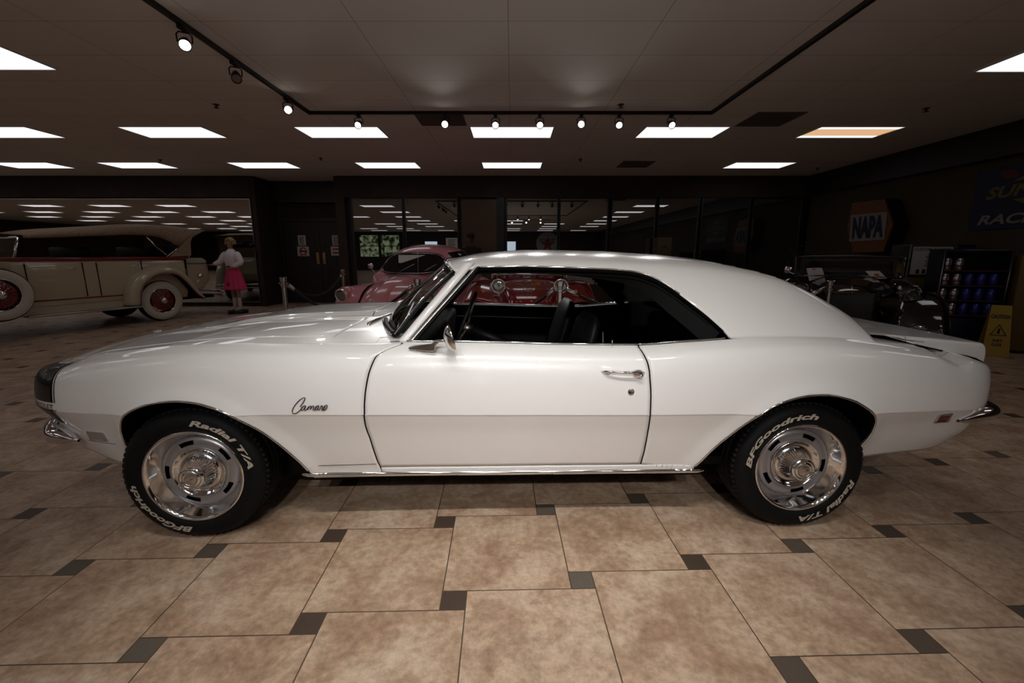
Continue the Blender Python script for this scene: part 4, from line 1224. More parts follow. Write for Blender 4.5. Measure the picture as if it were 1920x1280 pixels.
# antenna base / hood emblem
MB().ball((xn+.09,-.0,T(xn+.09,1)[2]+.006),.018,16,sz=.35,sy=1.6).build('hood_emblem',M_chrome,car)
# ---------------------------------------------------------------- interior
it=MB().box(-.62,1.35,-.74,.74,.27,.31)
it.build('floor_pan',M_vinyl,car,smooth=False)
MB().box(-.66,-.60,-.70,.70,.28,.86).build('firewall',M_vinyl,car,smooth=False)
MB().box(-.58,-.34,-.68,.68,.66,.875,.03).build('dashboard',M_vinyl,car)
MB().box(1.30,1.36,-.70,.70,.28,.90).build('rear_bulkhead',M_vinyl,car,smooth=False)
MB().box(1.10,1.62,-.66,.66,.895,.915).build('parcel_shelf',M_vinyl,car,smooth=False)
# inner door / quarter trim follows the skin just below the belt
R=[]
xs_=[-.50+1.52*k/40 for k in range(41)]
for k,x in enumerate(xs_):
    b=Btop(x); yy=abs(b[1]); R.append([(x,-(yy-.012),b[2]+.002),(x,-(yy-.035),b[2]+.004),(x,-(yy-.075),b[2]-.006),(x,-(yy-.085),b[2]-.05),(x,-(yy-.10),b[2]-.25),(x,-(yy-.09),.32)])
o=MB().grid(R).build('door_trim',M_vinyl,car)
if sum(p.normal.y for p in o.data.polygons)<0: o.data.flip_normals()
mirror_y(o)
o=MB().tube([(x,-(abs(Btop(x)[1])-.092),Btop(x)[2]-.085) for x in xs_[3:26]],.004,6).build('door_trim_strip',M_steel,car); mirror_y(o)
def seat(x,y):
    b=MB(); b.box(x-.30,x+.22,y-.24,y+.24,.40,.56,.05)
    o=b.build('front_seat',M_vinyl,car)
    R=[]
    for k in range(13):
        u=k/12; z=.50+.46*u; xc=x+.20+.13*u; w=.24-.03*u-.05*max(0,(u-.8)/.2)**2; th=.055-.012*u
        if k in (12,): th=.02
        R.append([(xc+th*math.cos(a)*1.0,y+w*(abs(math.sin(a))**.6)*(1 if math.sin(a)>0 else -1),z) for a in [2*PI*j/20 for j in range(20)]])
    b=MB().grid(R,close=True); b.f.append(tuple(len(b.v)-20+k for k in range(20)))
    bo=b.build('seat_back',M_vinyl,o)
    MB().tube([(x+.33,y-.22,.60),(x+.36,y-.215,.75),(x+.355,y-.20,.9)],.006,6).build('seat_trim',M_chrome,o)
seat(.14,-.38); seat(.14,.38)
b=MB().box(.70,1.15,-.60,.60,.42,.58,.05).box(1.10,1.26,-.60,.60,.50,.86,.05); b.build('rear_seat',M_vinyl,car)
# steering wheel
swc=lp(868,612,-.38); b=MB(); Ms=Matrix.Translation(Vector(swc))@Matrix.Rotation(math.radians(-68),4,'Y')
b.tube([Ms@Vector((.19*math.cos(2*PI*k/40),.19*math.sin(2*PI*k/40),0)) for k in range(40)],.009,8,closed=True)
sw=b.build('steering_wheel',M_vinyl,car)
b=MB()
for a in (0,2*PI/3,4*PI/3): b.tube([Ms@Vector((.03*math.cos(a),.03*math.sin(a),-.02)),Ms@Vector((.175*math.cos(a),.175*math.sin(a),-.004))],.006,6)
b.tube([Ms@Vector((0,0,.0)),Ms@Vector((0,0,-.05))],.03,12); b.build('steering_wheel_spokes',M_steel,sw)
b=MB().tube([Ms@Vector((0,0,-.05)),Ms@Vector((0,0,-.30))],.025,10).build('steering_column',M_vinyl,car)
lk=car_at(1148,641,-.80); MB().tube([(lk[0],lk[1],lk[2]-.03),(lk[0],lk[1],lk[2]+.004)],.002,6).ball((lk[0],lk[1],lk[2]+.006),.004,10).build('lock_knob',M_chrome,car)

# ================================================================ BACKGROUND THINGS
def plane_px(px,py,P,al):
    """photo pixel -> (distance along axis al, height) on the vertical plane through P"""
    d=ray(px,py); ux,uy=math.cos(al),math.sin(al)
    # k*d = P + L*u
    det=d[0]*(-uy)+ux*d[1]
    k=(P[0]*(-uy)+ux*P[1])/det; L=(d[0]*P[1]-d[1]*P[0])/(-det) if False else ((k*d[0]-P[0])*ux+(k*d[1]-P[1])*uy)
    return L,CAM_H+k*d[2]
M_cream=mat('cream_coachwork',(.52,.44,.30),.25,coat=.8,coat_r=.03)
M_maroon=mat('maroon_enamel',(.20,.012,.014),.25,coat=.8)
M_canvas=noise_col(mat('tan_canvas',(.30,.21,.13),.85),(.26,.18,.11),(.34,.24,.155),30)
M_whitewall=mat('whitewall_rubber',(.60,.55,.45),.6)
M_redpaint=mat('red_buggy_paint',(.20,.005,.007),.15,coat=1)
M_pink=mat('pink_paint',(.74,.28,.31),.28,coat=1,coat_r=.02)
M_blackpaint=mat('black_car_paint',(.004,.004,.005),.12,coat=1)
M_darkglass=mat('dark_cabin_glass',(.006,.006,.007),.03,spec=.7)
M_glasslens=mat('lamp_glass',(.30,.30,.28),.10,spec=.8,metal=.85)
M_rope=mat('black_velvet_rope',(.004,.004,.005),.8)
# ---------------------------------------------------------------- 1930s touring car
TA=math.radians(68); TP=(-6.80,8.62)
tour=empty('touring_car',(TP[0],TP[1],0),TA,'cream and maroon 1930s open touring car with tan canvas roof and whitewall tyres','car')
# local frame: +x rearward, -y?  visible side is at y=0 facing -y
def tp(px,py,y=0):
    ux,uy=math.cos(TA),math.sin(TA); nx,ny=-uy,ux     # +y local = away from the camera side
    P=(TP[0]+nx*y,TP[1]+ny*y); L,z=plane_px(px,py,P,TA); return (L,y,z)
Wd=1.50
def prof_px(L,y=0): return [(tp(a,b,y)[0],tp(a,b,y)[2]) for a,b in L]
xr=lambda px,py:tp(px,py)[0]
zb_=tp(313,480)[2]
xA=tp(45,490)[0]; xB=tp(357,480)[0]
# body tub: rounded section swept along the length
def tub(x0,x1,zt,zl,name,m,y0=.02,y1=Wd-.02,r=.10,tail=.12,n=24):
    R=[]
    for k in range(n+1):
        x=x0+(x1-x0)*k/n; e=max(0,(x-(x1-tail))/tail); w=(1-math.sqrt(max(0,1-e*e)))*.22 if e>0 else 0
        zz=zt(x) if callable(zt) else zt
        R.append([(x,y0+w+.05,zl),(x,y0+w,zl+.10),(x,y0+w-.01,(zl+zz)/2),(x,y0+w,zz-.10),(x,y0+w+.015,zz-.03),(x,y0+w+.04,zz),(x,(y0+y1)/2,zz+.0),(x,y1-w-.04,zz),(x,y1-w-.015,zz-.03),(x,y1-w,zz-.10),(x,y1-w+.01,(zl+zz)/2),(x,y1-w,zl+.10),(x,y1-w-.05,zl)])
    b=MB().grid(R); b.f.append(tuple(range(13))); b.f.append(tuple(len(b.v)-13+k for k in range(13))[::-1])
    return b.build(name,m,tour,auto=50)
tub(xA-.15,xB-.02,zb_-.03,.42,'body',M_cream)
# cowl / hood / radiator toward the front (runs out of the frame)
R=[]
for k in range(11):
    u=k/10; x=xA-.15-1.55*u; w=.62-.22*u; zt_=zb_-.04-.03*u
    R.append([(x,Wd/2+w*math.cos(a)*(1 if abs(math.cos(a))<.9 else 1),.55+(zt_-.55)*(math.sin(a)**.45 if a not in (0,PI) else 0)) for a in [PI*j/14 for j in range(15)]])
MB().grid(R).build('hood',M_cream,tour,auto=60)
b=MB().box(xA-1.78,xA-1.70,Wd/2-.34,Wd/2+.34,.52,1.20,.03); b.build('radiator_shell',M_chrome,tour)
# belt stripe and lower stripe (maroon)
b=MB(); 
for (x0,x1,z,h,o_) in ((xA-.55,xB-.10,zb_-.045,.028,-.012),(xA-.10,tp(245,552)[0],tp(150,559)[2],.013,-.006)):
    b.box(x0,x1,.02+o_,.03,z-h,z+h,.004)
b.build('maroon_stripe',M_maroon,tour)
b=MB().box(xA-.10,tp(245,552)[0],.03,.05,.34,.45); b.build('splash_apron',M_cream,tour,smooth=False)
# running board
x0,x1=tp(42,597)[0],tp(258,571)[0]
b=MB().box(x0,x1,-.20,.06,.315,.345,.008); b.build('running_board',M_steel,tour)
# door lines + handles
for px0,py0,px1,py1 in ((41,494,50,563),(150,492,158,556),(178,492,183,554),(263,488,266,520)):
    a=tp((px0+px1)/2,py0); c=tp((px0+px1)/2,py1); b=MB().box(a[0]-.005,a[0]+.005,.004,.02,c[2],a[2]); b.build('door_seam',M_liner,tour,smooth=False)
for px,py in ((135,503),(253,498)):
    a=tp(px,py,-.02); MB().tube([(a[0]-.06,-.03,a[2]),(a[0]+.05,-.035,a[2]+.012)],.010,8).tube([(a[0]+.05,.02,a[2]+.01),(a[0]+.05,-.04,a[2]+.01)],.009,8).build('door_handle',M_chrome,tour)
# canvas roof
top_px=[(22,438),(60,432),(130,427.5),(200,423.5),(250,421),(300,421.5),(330,425),(352,429),(364,431.5)]
tpz=[tp(a,b,.35) for a,b in top_px]
zt_f=pchip([(p[0],p[2]) for p in tpz]); xe=tpz[-1][0]; xs0=tpz[0][0]
edge_px=[(22,447),(60,446.5),(130,444),(200,441.5),(245,440),(270,440.5),(290,443),(305,447),(318,452.5),(329,459),(337,462)]
ze_f=pchip([(tp(a,b,.03)[0],tp(a,b,.03)[2]) for a,b in edge_px])
R=[]
for k in range(41):
    x=xs0+(xe-xs0)*k/40; zt_=zt_f(x); ze=ze_f(min(x,tp(337,462,.03)[0])); 
    if x>tp(337,462,.03)[0]: ze=zt_f(x)-.02-(zt_-ze)*max(0,(xe-x)/(xe-tp(337,462,.03)[0]))
    m=(ze+zt_)/2
    R.append([(x,.03,ze),(x,.02,ze+(zt_-ze)*.35),(x,.06,ze+(zt_-ze)*.75),(x,.22,zt_-.012),(x,Wd/2,zt_+.015),(x,Wd-.22,zt_-.012),(x,Wd-.06,ze+(zt_-ze)*.75),(x,Wd-.02,ze+(zt_-ze)*.35),(x,Wd-.03,ze)])
o=MB().grid(R).build('canvas_roof',M_canvas,tour); solidify(o,.012)
# rear canvas quarter + back curtain
q=[tp(337,462,.03),tp(362,434,.03),tp(357,455,.03),tp(358,479,.03),tp(318,481,.03)]
for yy in (0,1):
    poly=[(p[0],p[2]) for p in q]; y0=.02 if yy==0 else Wd-.04
    MB().prism(poly,y0,y0+.02,'xz').build('canvas_quarter',M_canvas,tour,smooth=False)
b=MB().box(xB-.02,xB+.03,.05,Wd-.05,zb_-.05,zt_f(xe)-.02,.01); bc=b.build('back_curtain',M_canvas,tour)
b=MB().box(xB+.025,xB+.045,.35,Wd-.35,zb_+.22,zb_+.36,.008); b.build('rear_pane',M_darkglass,tour)
# dark interior behind the open sides
b=MB().box(xA+.02,xB-.04,.10,Wd-.10,zb_-.25,zb_-.02).box(tp(175,480)[0],tp(200,480)[0],.10,Wd-.1,zb_-.05,zb_+.16,.03).box(tp(300,480)[0],tp(325,480)[0],.10,Wd-.1,zb_-.05,zb_+.18,.03)
b.build('seats',M_vinyl,tour)
MB().tube([tp(273,442,.05),tp(291,461,.05),tp(312,478,.05)],.012,6).tube([tp(337,462,.04),tp(313,481,.04)],.012,6).build('roof_irons',M_chrome,tour)
# windshield post + mirror
a=tp(26,486,.05); c=tp(30,445,.05)
MB().tube([a,(c[0]+.02,.05,c[2])],.018,8).tube([(a[0],Wd-.05,a[2]),(c[0]+.02,Wd-.05,c[2])],.018,8).tube([c,(c[0],Wd-.05,c[2])],.016,8).build('windshield_frame',M_chrome,tour)
MB().grid([[a,c],[(a[0],Wd-.05,a[2]),(c[0],Wd-.05,c[2])]]).build('windshield',M_glassC,tour)
# wheels
def tour_wheel(x,y,z,facing=-1,R0=.395,name='wheel'):
    s=facing
    w=MB().lathe([(0,.19),(-.012*1,.10),(-.03,.075),(-.045,.06),(-.055,.0)],40,'y').build(name,M_maroon,tour)
    MB().lathe([(.16,.22),(.02,.225),(-.005,.245)],56,'y').lathe([(.0,.345),(.01,.375),(.05,R0-.004),(.075,R0),(.125,R0-.004),(.16,.36),(.165,.25)],56,'y').build('tyre',M_rubber,w)
    MB().lathe([(-.005,.235),(-.020,.27),(-.022,.31),(-.008,.35),(.004,.368)],56,'y').build('whitewall',M_whitewall,w)
    MB().lathe([(-.02,.062),(-.06,.058),(-.075,.045),(-.08,.0)],32,'y').build('hub_cap',M_chrome,w)
    MB().lathe([(-.004,.226),(-.016,.232),(-.008,.240),(.0,.236)],48,'y').build('rim_ring',M_chrome,w)
    sp=MB()
    for k in range(20):
        an=2*PI*k/20; sp.tube([(.06*math.cos(an),-.03,.06*math.sin(an)),(.225*math.cos(an),.0,.225*math.sin(an))],.006,5)
    sp.build('spokes',M_maroon,w)
    w.location=(x,y,z); w.rotation_euler=(0,0,0 if s<0 else PI); return w
tour_wheel(0,-.02,.395); tour_wheel(0,Wd+.02,.395,1)
xs_=tp(-3,553,-.20); tour_wheel(xs_[0]+.0,-.24,xs_[2],name='spare_wheel'); tour_wheel(xs_[0]-.95,-.02,.395); tour_wheel(xs_[0]-.95,Wd+.02,.395,1)
# rear fender: half round section along an arc
outer=[(246,573),(245.5,560),(246,545),(251,532),(262,519),(276,509),(292,502.5),(310,500),(325,501),(340,506),(355,518),(368,534),(380,550),(388,558)]
inner=[(265,572),(265,560),(266,548),(270,537),(278,527),(288,519.5),(300,514.5),(312,512.5),(324,513),(336,517),(349,528),(361,541),(373,553),(385,560)]
def fender(outer,inner,yo,yi,m,ys=-.16,mirror=True):
    A=smooth_path([tp(a,b,ys)[::2] for a,b in outer],40); B=smooth_path([tp(a,b,ys)[::2] for a,b in inner],40)
    for sgn in (0,1):
        R=[]
        for (ax,az),(bx,bz) in zip(A,B):
            sec=[(bx,ys,bz),(bx+(ax-bx)*.45,ys-.012,bz+(az-bz)*.45),(bx+(ax-bx)*.85,ys+.012,bz+(az-bz)*.85),(ax,ys+.05,az),(ax+(ax-bx)*.15,ys+.13,az+(az-bz)*.15),(ax+(ax-bx)*.15,.16,az+(az-bz)*.15)]
            if sgn: sec=[(p[0],Wd-p[1],p[2]) for p in sec]
            R.append(sec)
        o=MB().grid(R).build('fender',m,tour); solidify(o,.01)
        eb=MB().tube([(r[0][0],r[0][1],r[0][2]) for r in R],.010,6); eb.build('fender_bead',M_maroon,o)
        if not sgn:
            MB().grid([[(r[0][0],r[0][1]+.01,r[0][2]),(r[0][0],.14,r[0][2]+.0)] for r in R]).build('fender_lining',M_liner,o)
fender(outer,inner,0,0,M_cream)
# front fender tail under the spare, continuing forward
for sgn in (0,1):
    R=[]
    for k in range(31):
        u=k/30; a=PI*1.02*u; x=xs_[0]-.95+.56*math.cos(a); z=.36+.50*math.sin(a)
        if u<.25: x+=(.25-u)*2.6; z=max(.35,z*(.4+u*2.4))
        sec=[(x,-.17,z),(x,-.165,z+.04),(x,-.12,z+.07),(x,.02,z+.09),(x,.2,z+.09)]
        if sgn: sec=[(p[0],Wd-p[1],p[2]) for p in sec]
        R.append(sec)
    o=MB().grid(R).build('fender',M_cream,tour); solidify(o,.01)
# trunk, tail lamp, bumper
a=tp(363,492,.3); c=tp(406,492,.3)
xt0=xB+.06; xt1=xt0+.42
b=MB(); poly=[(xt0,.55),(xt0,1.16),(xt0+.05,1.20),(xt1-.08,1.20),(xt1,1.15),(xt1+.04,.75),(xt1-.12,.55)]
b.prism(poly,.25,Wd-.25,'xz'); o=b.build('luggage_trunk',M_cream,tour,smooth=False); mo=o.modifiers.new('bevel','BEVEL'); mo.width=.02; mo.segments=3
MB().box(xt0+.02,xt1+.01,.235,.25,1.08,1.09).build('trunk_lid_seam',M_liner,o,smooth=False)
tl=tp(377,517,-.10); MB().lathe([(.0,.0),(.01,.05),(.04,.055),(.09,.03),(.10,.0)],24,'x',(tl[0]-.05,-.08,tl[2])).tube([(tl[0],-.08,tl[2]-.03),(tl[0]-.12,.0,tl[2]-.25)],.012,8).build('tail_lamp',M_chrome,tour)
MB().tube([(xt1+.12,-.05,.48),(xt1+.16,.3,.48),(xt1+.16,Wd-.3,.48),(xt1+.12,Wd+.05,.48)],.025,8).tube([(xt1+.12,-.05,.40),(xt1+.16,.3,.40),(xt1+.16,Wd-.3,.40),(xt1+.12,Wd+.05,.40)],.02,8).tube([(xt1+.14,.1,.35),(xt1+.14,.1,.55)],.03,8).build('rear_bumper',M_chrome,tour)
MB().box(xs_[0]-1.0,xt1,.15,Wd-.15,.36,.42).build('chassis',M_liner,tour,smooth=False)
MB().lathe([(.0,.0),(.0,.10),(.06,.11),(.14,.05),(.16,.0)],24,'x',(xA-1.95,.15,.95)).lathe([(.0,.0),(.0,.10),(.06,.11),(.14,.05),(.16,.0)],24,'x',(xA-1.95,Wd-.15,.95)).build('headlamps',M_chrome,tour)
# ---------------------------------------------------------------- figures
def skin_body(name,joints,edges,m,parent,levels=2):
    """joints {name:(x,y,z,r)}"""
    ks=list(joints); V=[joints[k][:3] for k in ks]; E=[(ks.index(a),ks.index(b)) for a,b in edges]
    o=mesh_obj(name,V,[],m,parent,edges=E)
    mo=o.modifiers.new('skin','SKIN')
    lay=o.data.skin_vertices[0].data if o.data.skin_vertices else None
    if lay is None:
        o.data.skin_vertices.new() if hasattr(o.data.skin_vertices,'new') else None
    bm=bmesh.new(); bm.from_mesh(o.data); sl=bm.verts.layers.skin.verify()
    bm.verts.ensure_lookup_table()
    for i,k in enumerate(ks):
        r=joints[k][3]; bm.verts[i][sl].radius=(r,joints[k][4] if len(joints[k])>4 else r); bm.verts[i][sl].use_root=(i==0)
    bm.to_mesh(o.data); bm.free()
    mo.use_smooth_shade=True
    s=o.modifiers.new('sub','SUBSURF'); s.levels=levels; s.render_levels=levels
    return o
M_skin=mat('mannequin_skin',(.42,.22,.15),.5)
M_blond=noise_col(mat('blond_hair',(.45,.30,.12),.6),(.30,.19,.07),(.50,.36,.16),40)
M_blouse=mat('white_blouse',(.85,.76,.80),.8)
M_skirt=mat('pink_felt',(.75,.06,.17),.8)
fg=at_z(443,586,0.0); fgx,fgy=-6.05,9.75
man=empty('mannequin',(fgx,fgy,.06*0),math.radians(-18),'blond mannequin in a white blouse and pink poodle skirt beside the cream car','mannequin')
H0=.07
J={'pelvis':(0,0,.92+H0,.10,.085),'belly':(0,0,1.03+H0,.085,.07),'chest':(0,0,1.20+H0,.11,.085),'shoul':(0,0,1.33+H0,.075,.06),'neck':(0,0,1.41+H0,.038),'jaw':(-.01,-.015,1.47+H0,.05),'head':(0,-.005,1.55+H0,.075,.088),'crown':(0,0,1.61+H0,.06),
 'ls':(-.15,0,1.33+H0,.048),'le':(-.24,-.10,1.14+H0,.036),'lw':(-.33,-.24,1.06+H0,.024),'lh':(-.37,-.28,1.06+H0,.026,.014),
 'rs':(.15,0,1.33+H0,.048),'re':(.27,-.02,1.12+H0,.036),'rw':(.14,-.15,1.00+H0,.024),'rh':(.09,-.16,1.00+H0,.026,.014),
 'lhip':(-.085,0,.84+H0,.085),'lk':(-.075,-.01,.48+H0,.052),'la':(-.07,0,.10+H0,.034),'lf':(-.08,-.05,.045+H0,.036,.03),'lt':(-.09,-.15,.03+H0,.030,.018),
 'rhip':(.085,0,.84+H0,.085),'rk':(.08,-.01,.48+H0,.052),'ra':(.08,.0,.10+H0,.034),'rf':(.085,-.05,.045+H0,.036,.03),'rt':(.09,-.15,.03+H0,.030,.018)}
ED=[('pelvis','belly'),('belly','chest'),('chest','shoul'),('shoul','neck'),('neck','jaw'),('jaw','head'),('head','crown'),('shoul','ls'),('ls','le'),('le','lw'),('lw','lh'),('shoul','rs'),('rs','re'),('re','rw'),('rw','rh'),('pelvis','lhip'),('lhip','lk'),('lk','la'),('la','lf'),('lf','lt'),('pelvis','rhip'),('rhip','rk'),('rk','ra'),('ra','rf'),('rf','rt')]
body=skin_body('body',J,ED,M_skin,man)
def fingers(parent,h,dirv,m,curl=.4,side=1):
    h=Vector(h); d=Vector(dirv).normalized(); up=Vector((0,0,1)); lat=d.cross(up).normalized(); b=MB()
    for i,l in enumerate((.062,.072,.068,.055)):
        o_=h+lat*((i-1.5)*.015)+d*.02; b.tube([o_,o_+d*l*.45-up*l*.08,o_+d*l*.75-up*l*(.12+curl*.2),o_+d*l*.92-up*l*(.2+curl*.5)],[.0085,.008,.007,.0055],7)
    t=h+lat*side*.028; b.tube([t,t+(d+lat*side*.9)*.022-up*.004,t+(d*1.3+lat*side*.9)*.036-up*.01],[.0095,.0085,.006],7)
    return b.build('fingers',m,parent)
fingers(body,J['lh'][:3],(-.9,-.45,0),M_skin); fingers(body,J['rh'][:3],(-1,-.1,-.1),M_skin,side=-1)
def face(parent,c,m,yaw=0,s=1):
    b=MB(); Mx=Matrix.Translation(Vector(c))@Matrix.Rotation(yaw,4,'Z')
    for sx in (-1,1):
        b.ball(tuple(Mx@Vector((sx*.030*s,-.082*s,.005))),.010*s,10)
    e=b.build('eyes',M_ink,parent)
    b=MB().tube([Mx@Vector((0,-.082*s,.01)),Mx@Vector((0,-.100*s,-.022*s)),Mx@Vector((0,-.090*s,-.030*s))],[.006,.010,.008],8); b.ball(tuple(Mx@Vector((.078*s,0,-.01))),.018*s,10,sx=.4).ball(tuple(Mx@Vector((-.078*s,0,-.01))),.018*s,10,sx=.4); b.build('nose_and_ears',m,parent)
    b=MB().tube([Mx@Vector((-.02*s,-.078*s,-.052*s)),Mx@Vector((0,-.086*s,-.052*s)),Mx@Vector((.02*s,-.078*s,-.052*s))],[.003,.006,.003],6); b.build('mouth',M_inkred,parent)
hd=(0,-.005,1.545+H0); face(body,hd,M_skin,math.radians(-25))
# hair: cap plus curls
b=MB(); 
rnd=random.Random(3)
for k in range(70):
    a=rnd.uniform(0,2*PI); e=rnd.uniform(-.35,1.5); 
    p=(hd[0]+.088*math.cos(e)*math.cos(a),hd[1]+.012+.098*math.cos(e)*math.sin(a),hd[2]+.03+.088*math.sin(e))
    if p[1]<hd[1]-.055 and e<.55: continue
    b.ball(p,rnd.uniform(.020,.032),8)
b.build('hair',M_blond,man)
# blouse: torso shell and puffed sleeves
R=[]
for z,w,d in ((.99,.125,.105),(1.02,.135,.115),(1.08,.150,.125),(1.16,.165,.14),(1.25,.17,.14),(1.32,.165,.115),(1.36,.13,.085),(1.395,.07,.06),(1.42,.052,.05)):
    R.append([(w*math.cos(a)*(1+.03*math.sin(9*a)),d*math.sin(a)*(1+.03*math.cos(7*a))-.005,z+H0) for a in [2*PI*j/32 for j in range(32)]])
bl=MB().grid(R,close=True).build('blouse',M_blouse,man); solidify(bl,.006,1)
sl=MB()
for pts in ((J['ls'],J['le'],J['lw']),(J['rs'],J['re'],J['rw'])):
    p=[Vector(q[:3]) for q in pts]; path=[p[0],p[0].lerp(p[1],.5),p[1],p[1].lerp(p[2],.5),p[1].lerp(p[2],.85)]
    s_=MB().tube(smooth_path([tuple(q) for q in path],14),[.062,.072,.078,.080,.080,.078,.075,.072,.068,.062,.056,.050,.042,.036],14).build('sleeve',M_blouse,bl)
R=[]
for k in range(16):
    u=k/15; z=1.005-.52*u+H0; r=.125+.115*u**.9; amp=.02+.05*u
    R.append([((r*(1+amp*2.2*math.sin(8*a+.7)))*math.cos(a),(r*.85*(1+amp*2.2*math.sin(8*a+.7)))*math.sin(a),z+.008*u*math.sin(8*a)) for a in [2*PI*j/96 for j in range(96)]])
sk_=MB().grid(R,close=True).build('skirt',M_skirt,man); solidify(sk_,.006)
MB().lathe([(1.00+H0,.130),(1.04+H0,.130)],40,'z').build('belt',M_ink,man)
# poodle patch on the skirt
pz=.60+H0
b=MB()
for dx,dz,r in ((0,0,.022),(.018,.004,.018),(-.018,.0,.018),(.03,.035,.016),(.036,.052,.018),(-.035,.025,.012),(-.012,-.035,.012),(.02,-.035,.012),(.012,.06,.012)):
    a=-PI/2+.12; rr=.290; b.ball((.03+dx,-.205-.0*dz,pz+dz),r,10,sy=.45)
b.build('poodle_patch',M_ink,sk_)
sh=MB()
M_sock=mat('white_boot',(.55,.42,.38),.5)
for k in ('l','r'):
    a=J[k+'a'];f_=J[k+'f'];t_=J[k+'t']
    s_=MB().tube([(a[0],a[1],a[2]+.20),(a[0],a[1],a[2]),(f_[0],f_[1]+.03,f_[2]),(t_[0],t_[1],t_[2]-.005)],[.047,.046,.045,.034],12).build('boot',M_sock,man)
tag(MB().lathe([(0,.0001),(0,.20),(.05,.20),(.06,.19),(.06,.0001)],40,'z',(fgx,fgy,0)).build('display_plinth',M_blackgloss,auto=40),'round black plinth under the feet of the mannequin','plinth')
man.scale=(.93,.93,.93)
# dark standing person by the brown office door
M_darkcloth=mat('dark_red_shirt',(.018,.006,.008),.9); M_darktr=mat('dark_trousers',(.006,.006,.008),.9); M_darkskin=mat('shaded_skin',(.10,.05,.035),.6)
pe=empty('person',(at(883,450,10.6).x,10.6,0),math.radians(10),'person in dark clothing and cap standing before the brown office door','person')
J2={k:(v[0]*1.08,v[1],(v[2]-H0)*1.06,*[r*1.08 for r in v[3:]]) for k,v in J.items()}
J2['lw']=(-.22,-.10,.90,.026); J2['lh']=(-.21,-.13,.84,.028,.016); J2['le']=(-.25,-.01,1.13,.04); J2['re']=(.25,-.01,1.13,.04); J2['rw']=(.22,-.10,.90,.026); J2['rh']=(.21,-.13,.84,.028,.016)
b2=skin_body('body',J2,ED,M_darkskin,pe)
fingers(b2,J2['lh'][:3],(0,-.3,-1),M_darkskin); fingers(b2,J2['rh'][:3],(0,-.3,-1),M_darkskin)
face(b2,(0,-.005,1.635),M_darkskin,0,1.05)
R=[]
for z,w,d in ((.93,.17,.13),(1.05,.17,.13),(1.2,.19,.14),(1.33,.20,.14),(1.42,.17,.11),(1.47,.08,.07)):
    R.append([(w*math.cos(a),d*math.sin(a),z) for a in [2*PI*j/28 for j in range(28)]])
sh_=MB().grid(R,close=True).build('shirt',M_darkcloth,pe); solidify(sh_,.008,1)
for k in ('l','r'):
    p=[Vector(J2[k+q][:3]) for q in ('s','e','w')]; MB().tube([p[0],p[0].lerp(p[1],.5),p[1],p[1].lerp(p[2],.5),p[2]],[.065,.062,.056,.05,.042],12).build('sleeve',M_darkcloth,sh_)
    h=J2[k+'hip'];kn=J2[k+'k'];an=J2[k+'a']; MB().tube([(h[0],0,.97),(h[0],0,.85),(kn[0],kn[1],kn[2]),(an[0],an[1],.06)],[.10,.10,.07,.065],14).build('trouser_leg',M_darktr,pe)
MB().lathe([(1.66,.088),(1.70,.092),(1.74,.075),(1.765,.001)],24,'z',(0,.0,0)).box(-.06,.06,-.15,-.07,1.655,1.668,.004).build('cap',M_darktr,pe)
# ---------------------------------------------------------------- pink rounded saloon
BA=math.radians(16); BN=(-2.12,6.42)
bt_car=empty('small_saloon',(BN[0],BN[1],0),PI/2-BA,'pink rounded small vintage saloon parked nose-on behind the rope line','car')
# local: +x rearward, y: + is toward image left? (rotation maps +y to -X side)
def sect(x,hw,zt,zb,p=2.4,n=28,cut=None):
    out=[]
    for j in range(n+1):
        a=PI*j/n; cx,sy_=math.cos(a),math.sin(a)
        out.append((x,hw*(abs(cx)**(2/p))*(1 if cx>0 else -1),zb+(zt-zb)*(sy_**(2/p))))
    return out
# hood/nose body: narrow between fenders
hood_t=pchip([(.10,.40),(.13,.57),(.22,.70),(.40,.81),(.65,.885),(.95,.922),(1.22,.935)])
R=[]
for k in range(30):
    u=k/29; x=.10+1.14*u; hw=.16+.50*math.sin(min(u*1.15,1)*PI/2)**.8; hw=.20+.42*math.sin(min(1,u*1.1)*PI/2)**.75
    R.append(sect(x,hw,hood_t(x),.35,2.1))
o=MB().grid(R).build('front_hood',M_pink,bt_car)
for yy in (-1,1):
    MB().tube([(x,yy*(.20+.42*math.sin(min(1,((x-.10)/1.14)*1.1)*PI/2)**.75)*.86,.35+(hood_t(x)-.35)*.735+.006) for x in [.16+1.02*k/24 for k in range(25)]],.005,5).build('hood_seam',M_liner,o)
MB().tube([(x,0,hood_t(x)+.004) for x in [.115+1.08*k/30 for k in range(31)]],[.010]+[.007]*30,6).build('hood_trim',M_chrome,o)
MB().tube([(.125,0,.615),(.10,0,.60),(.105,0,.56),(.13,0,.54)],.012,8).build('hood_handle',M_chrome,o)
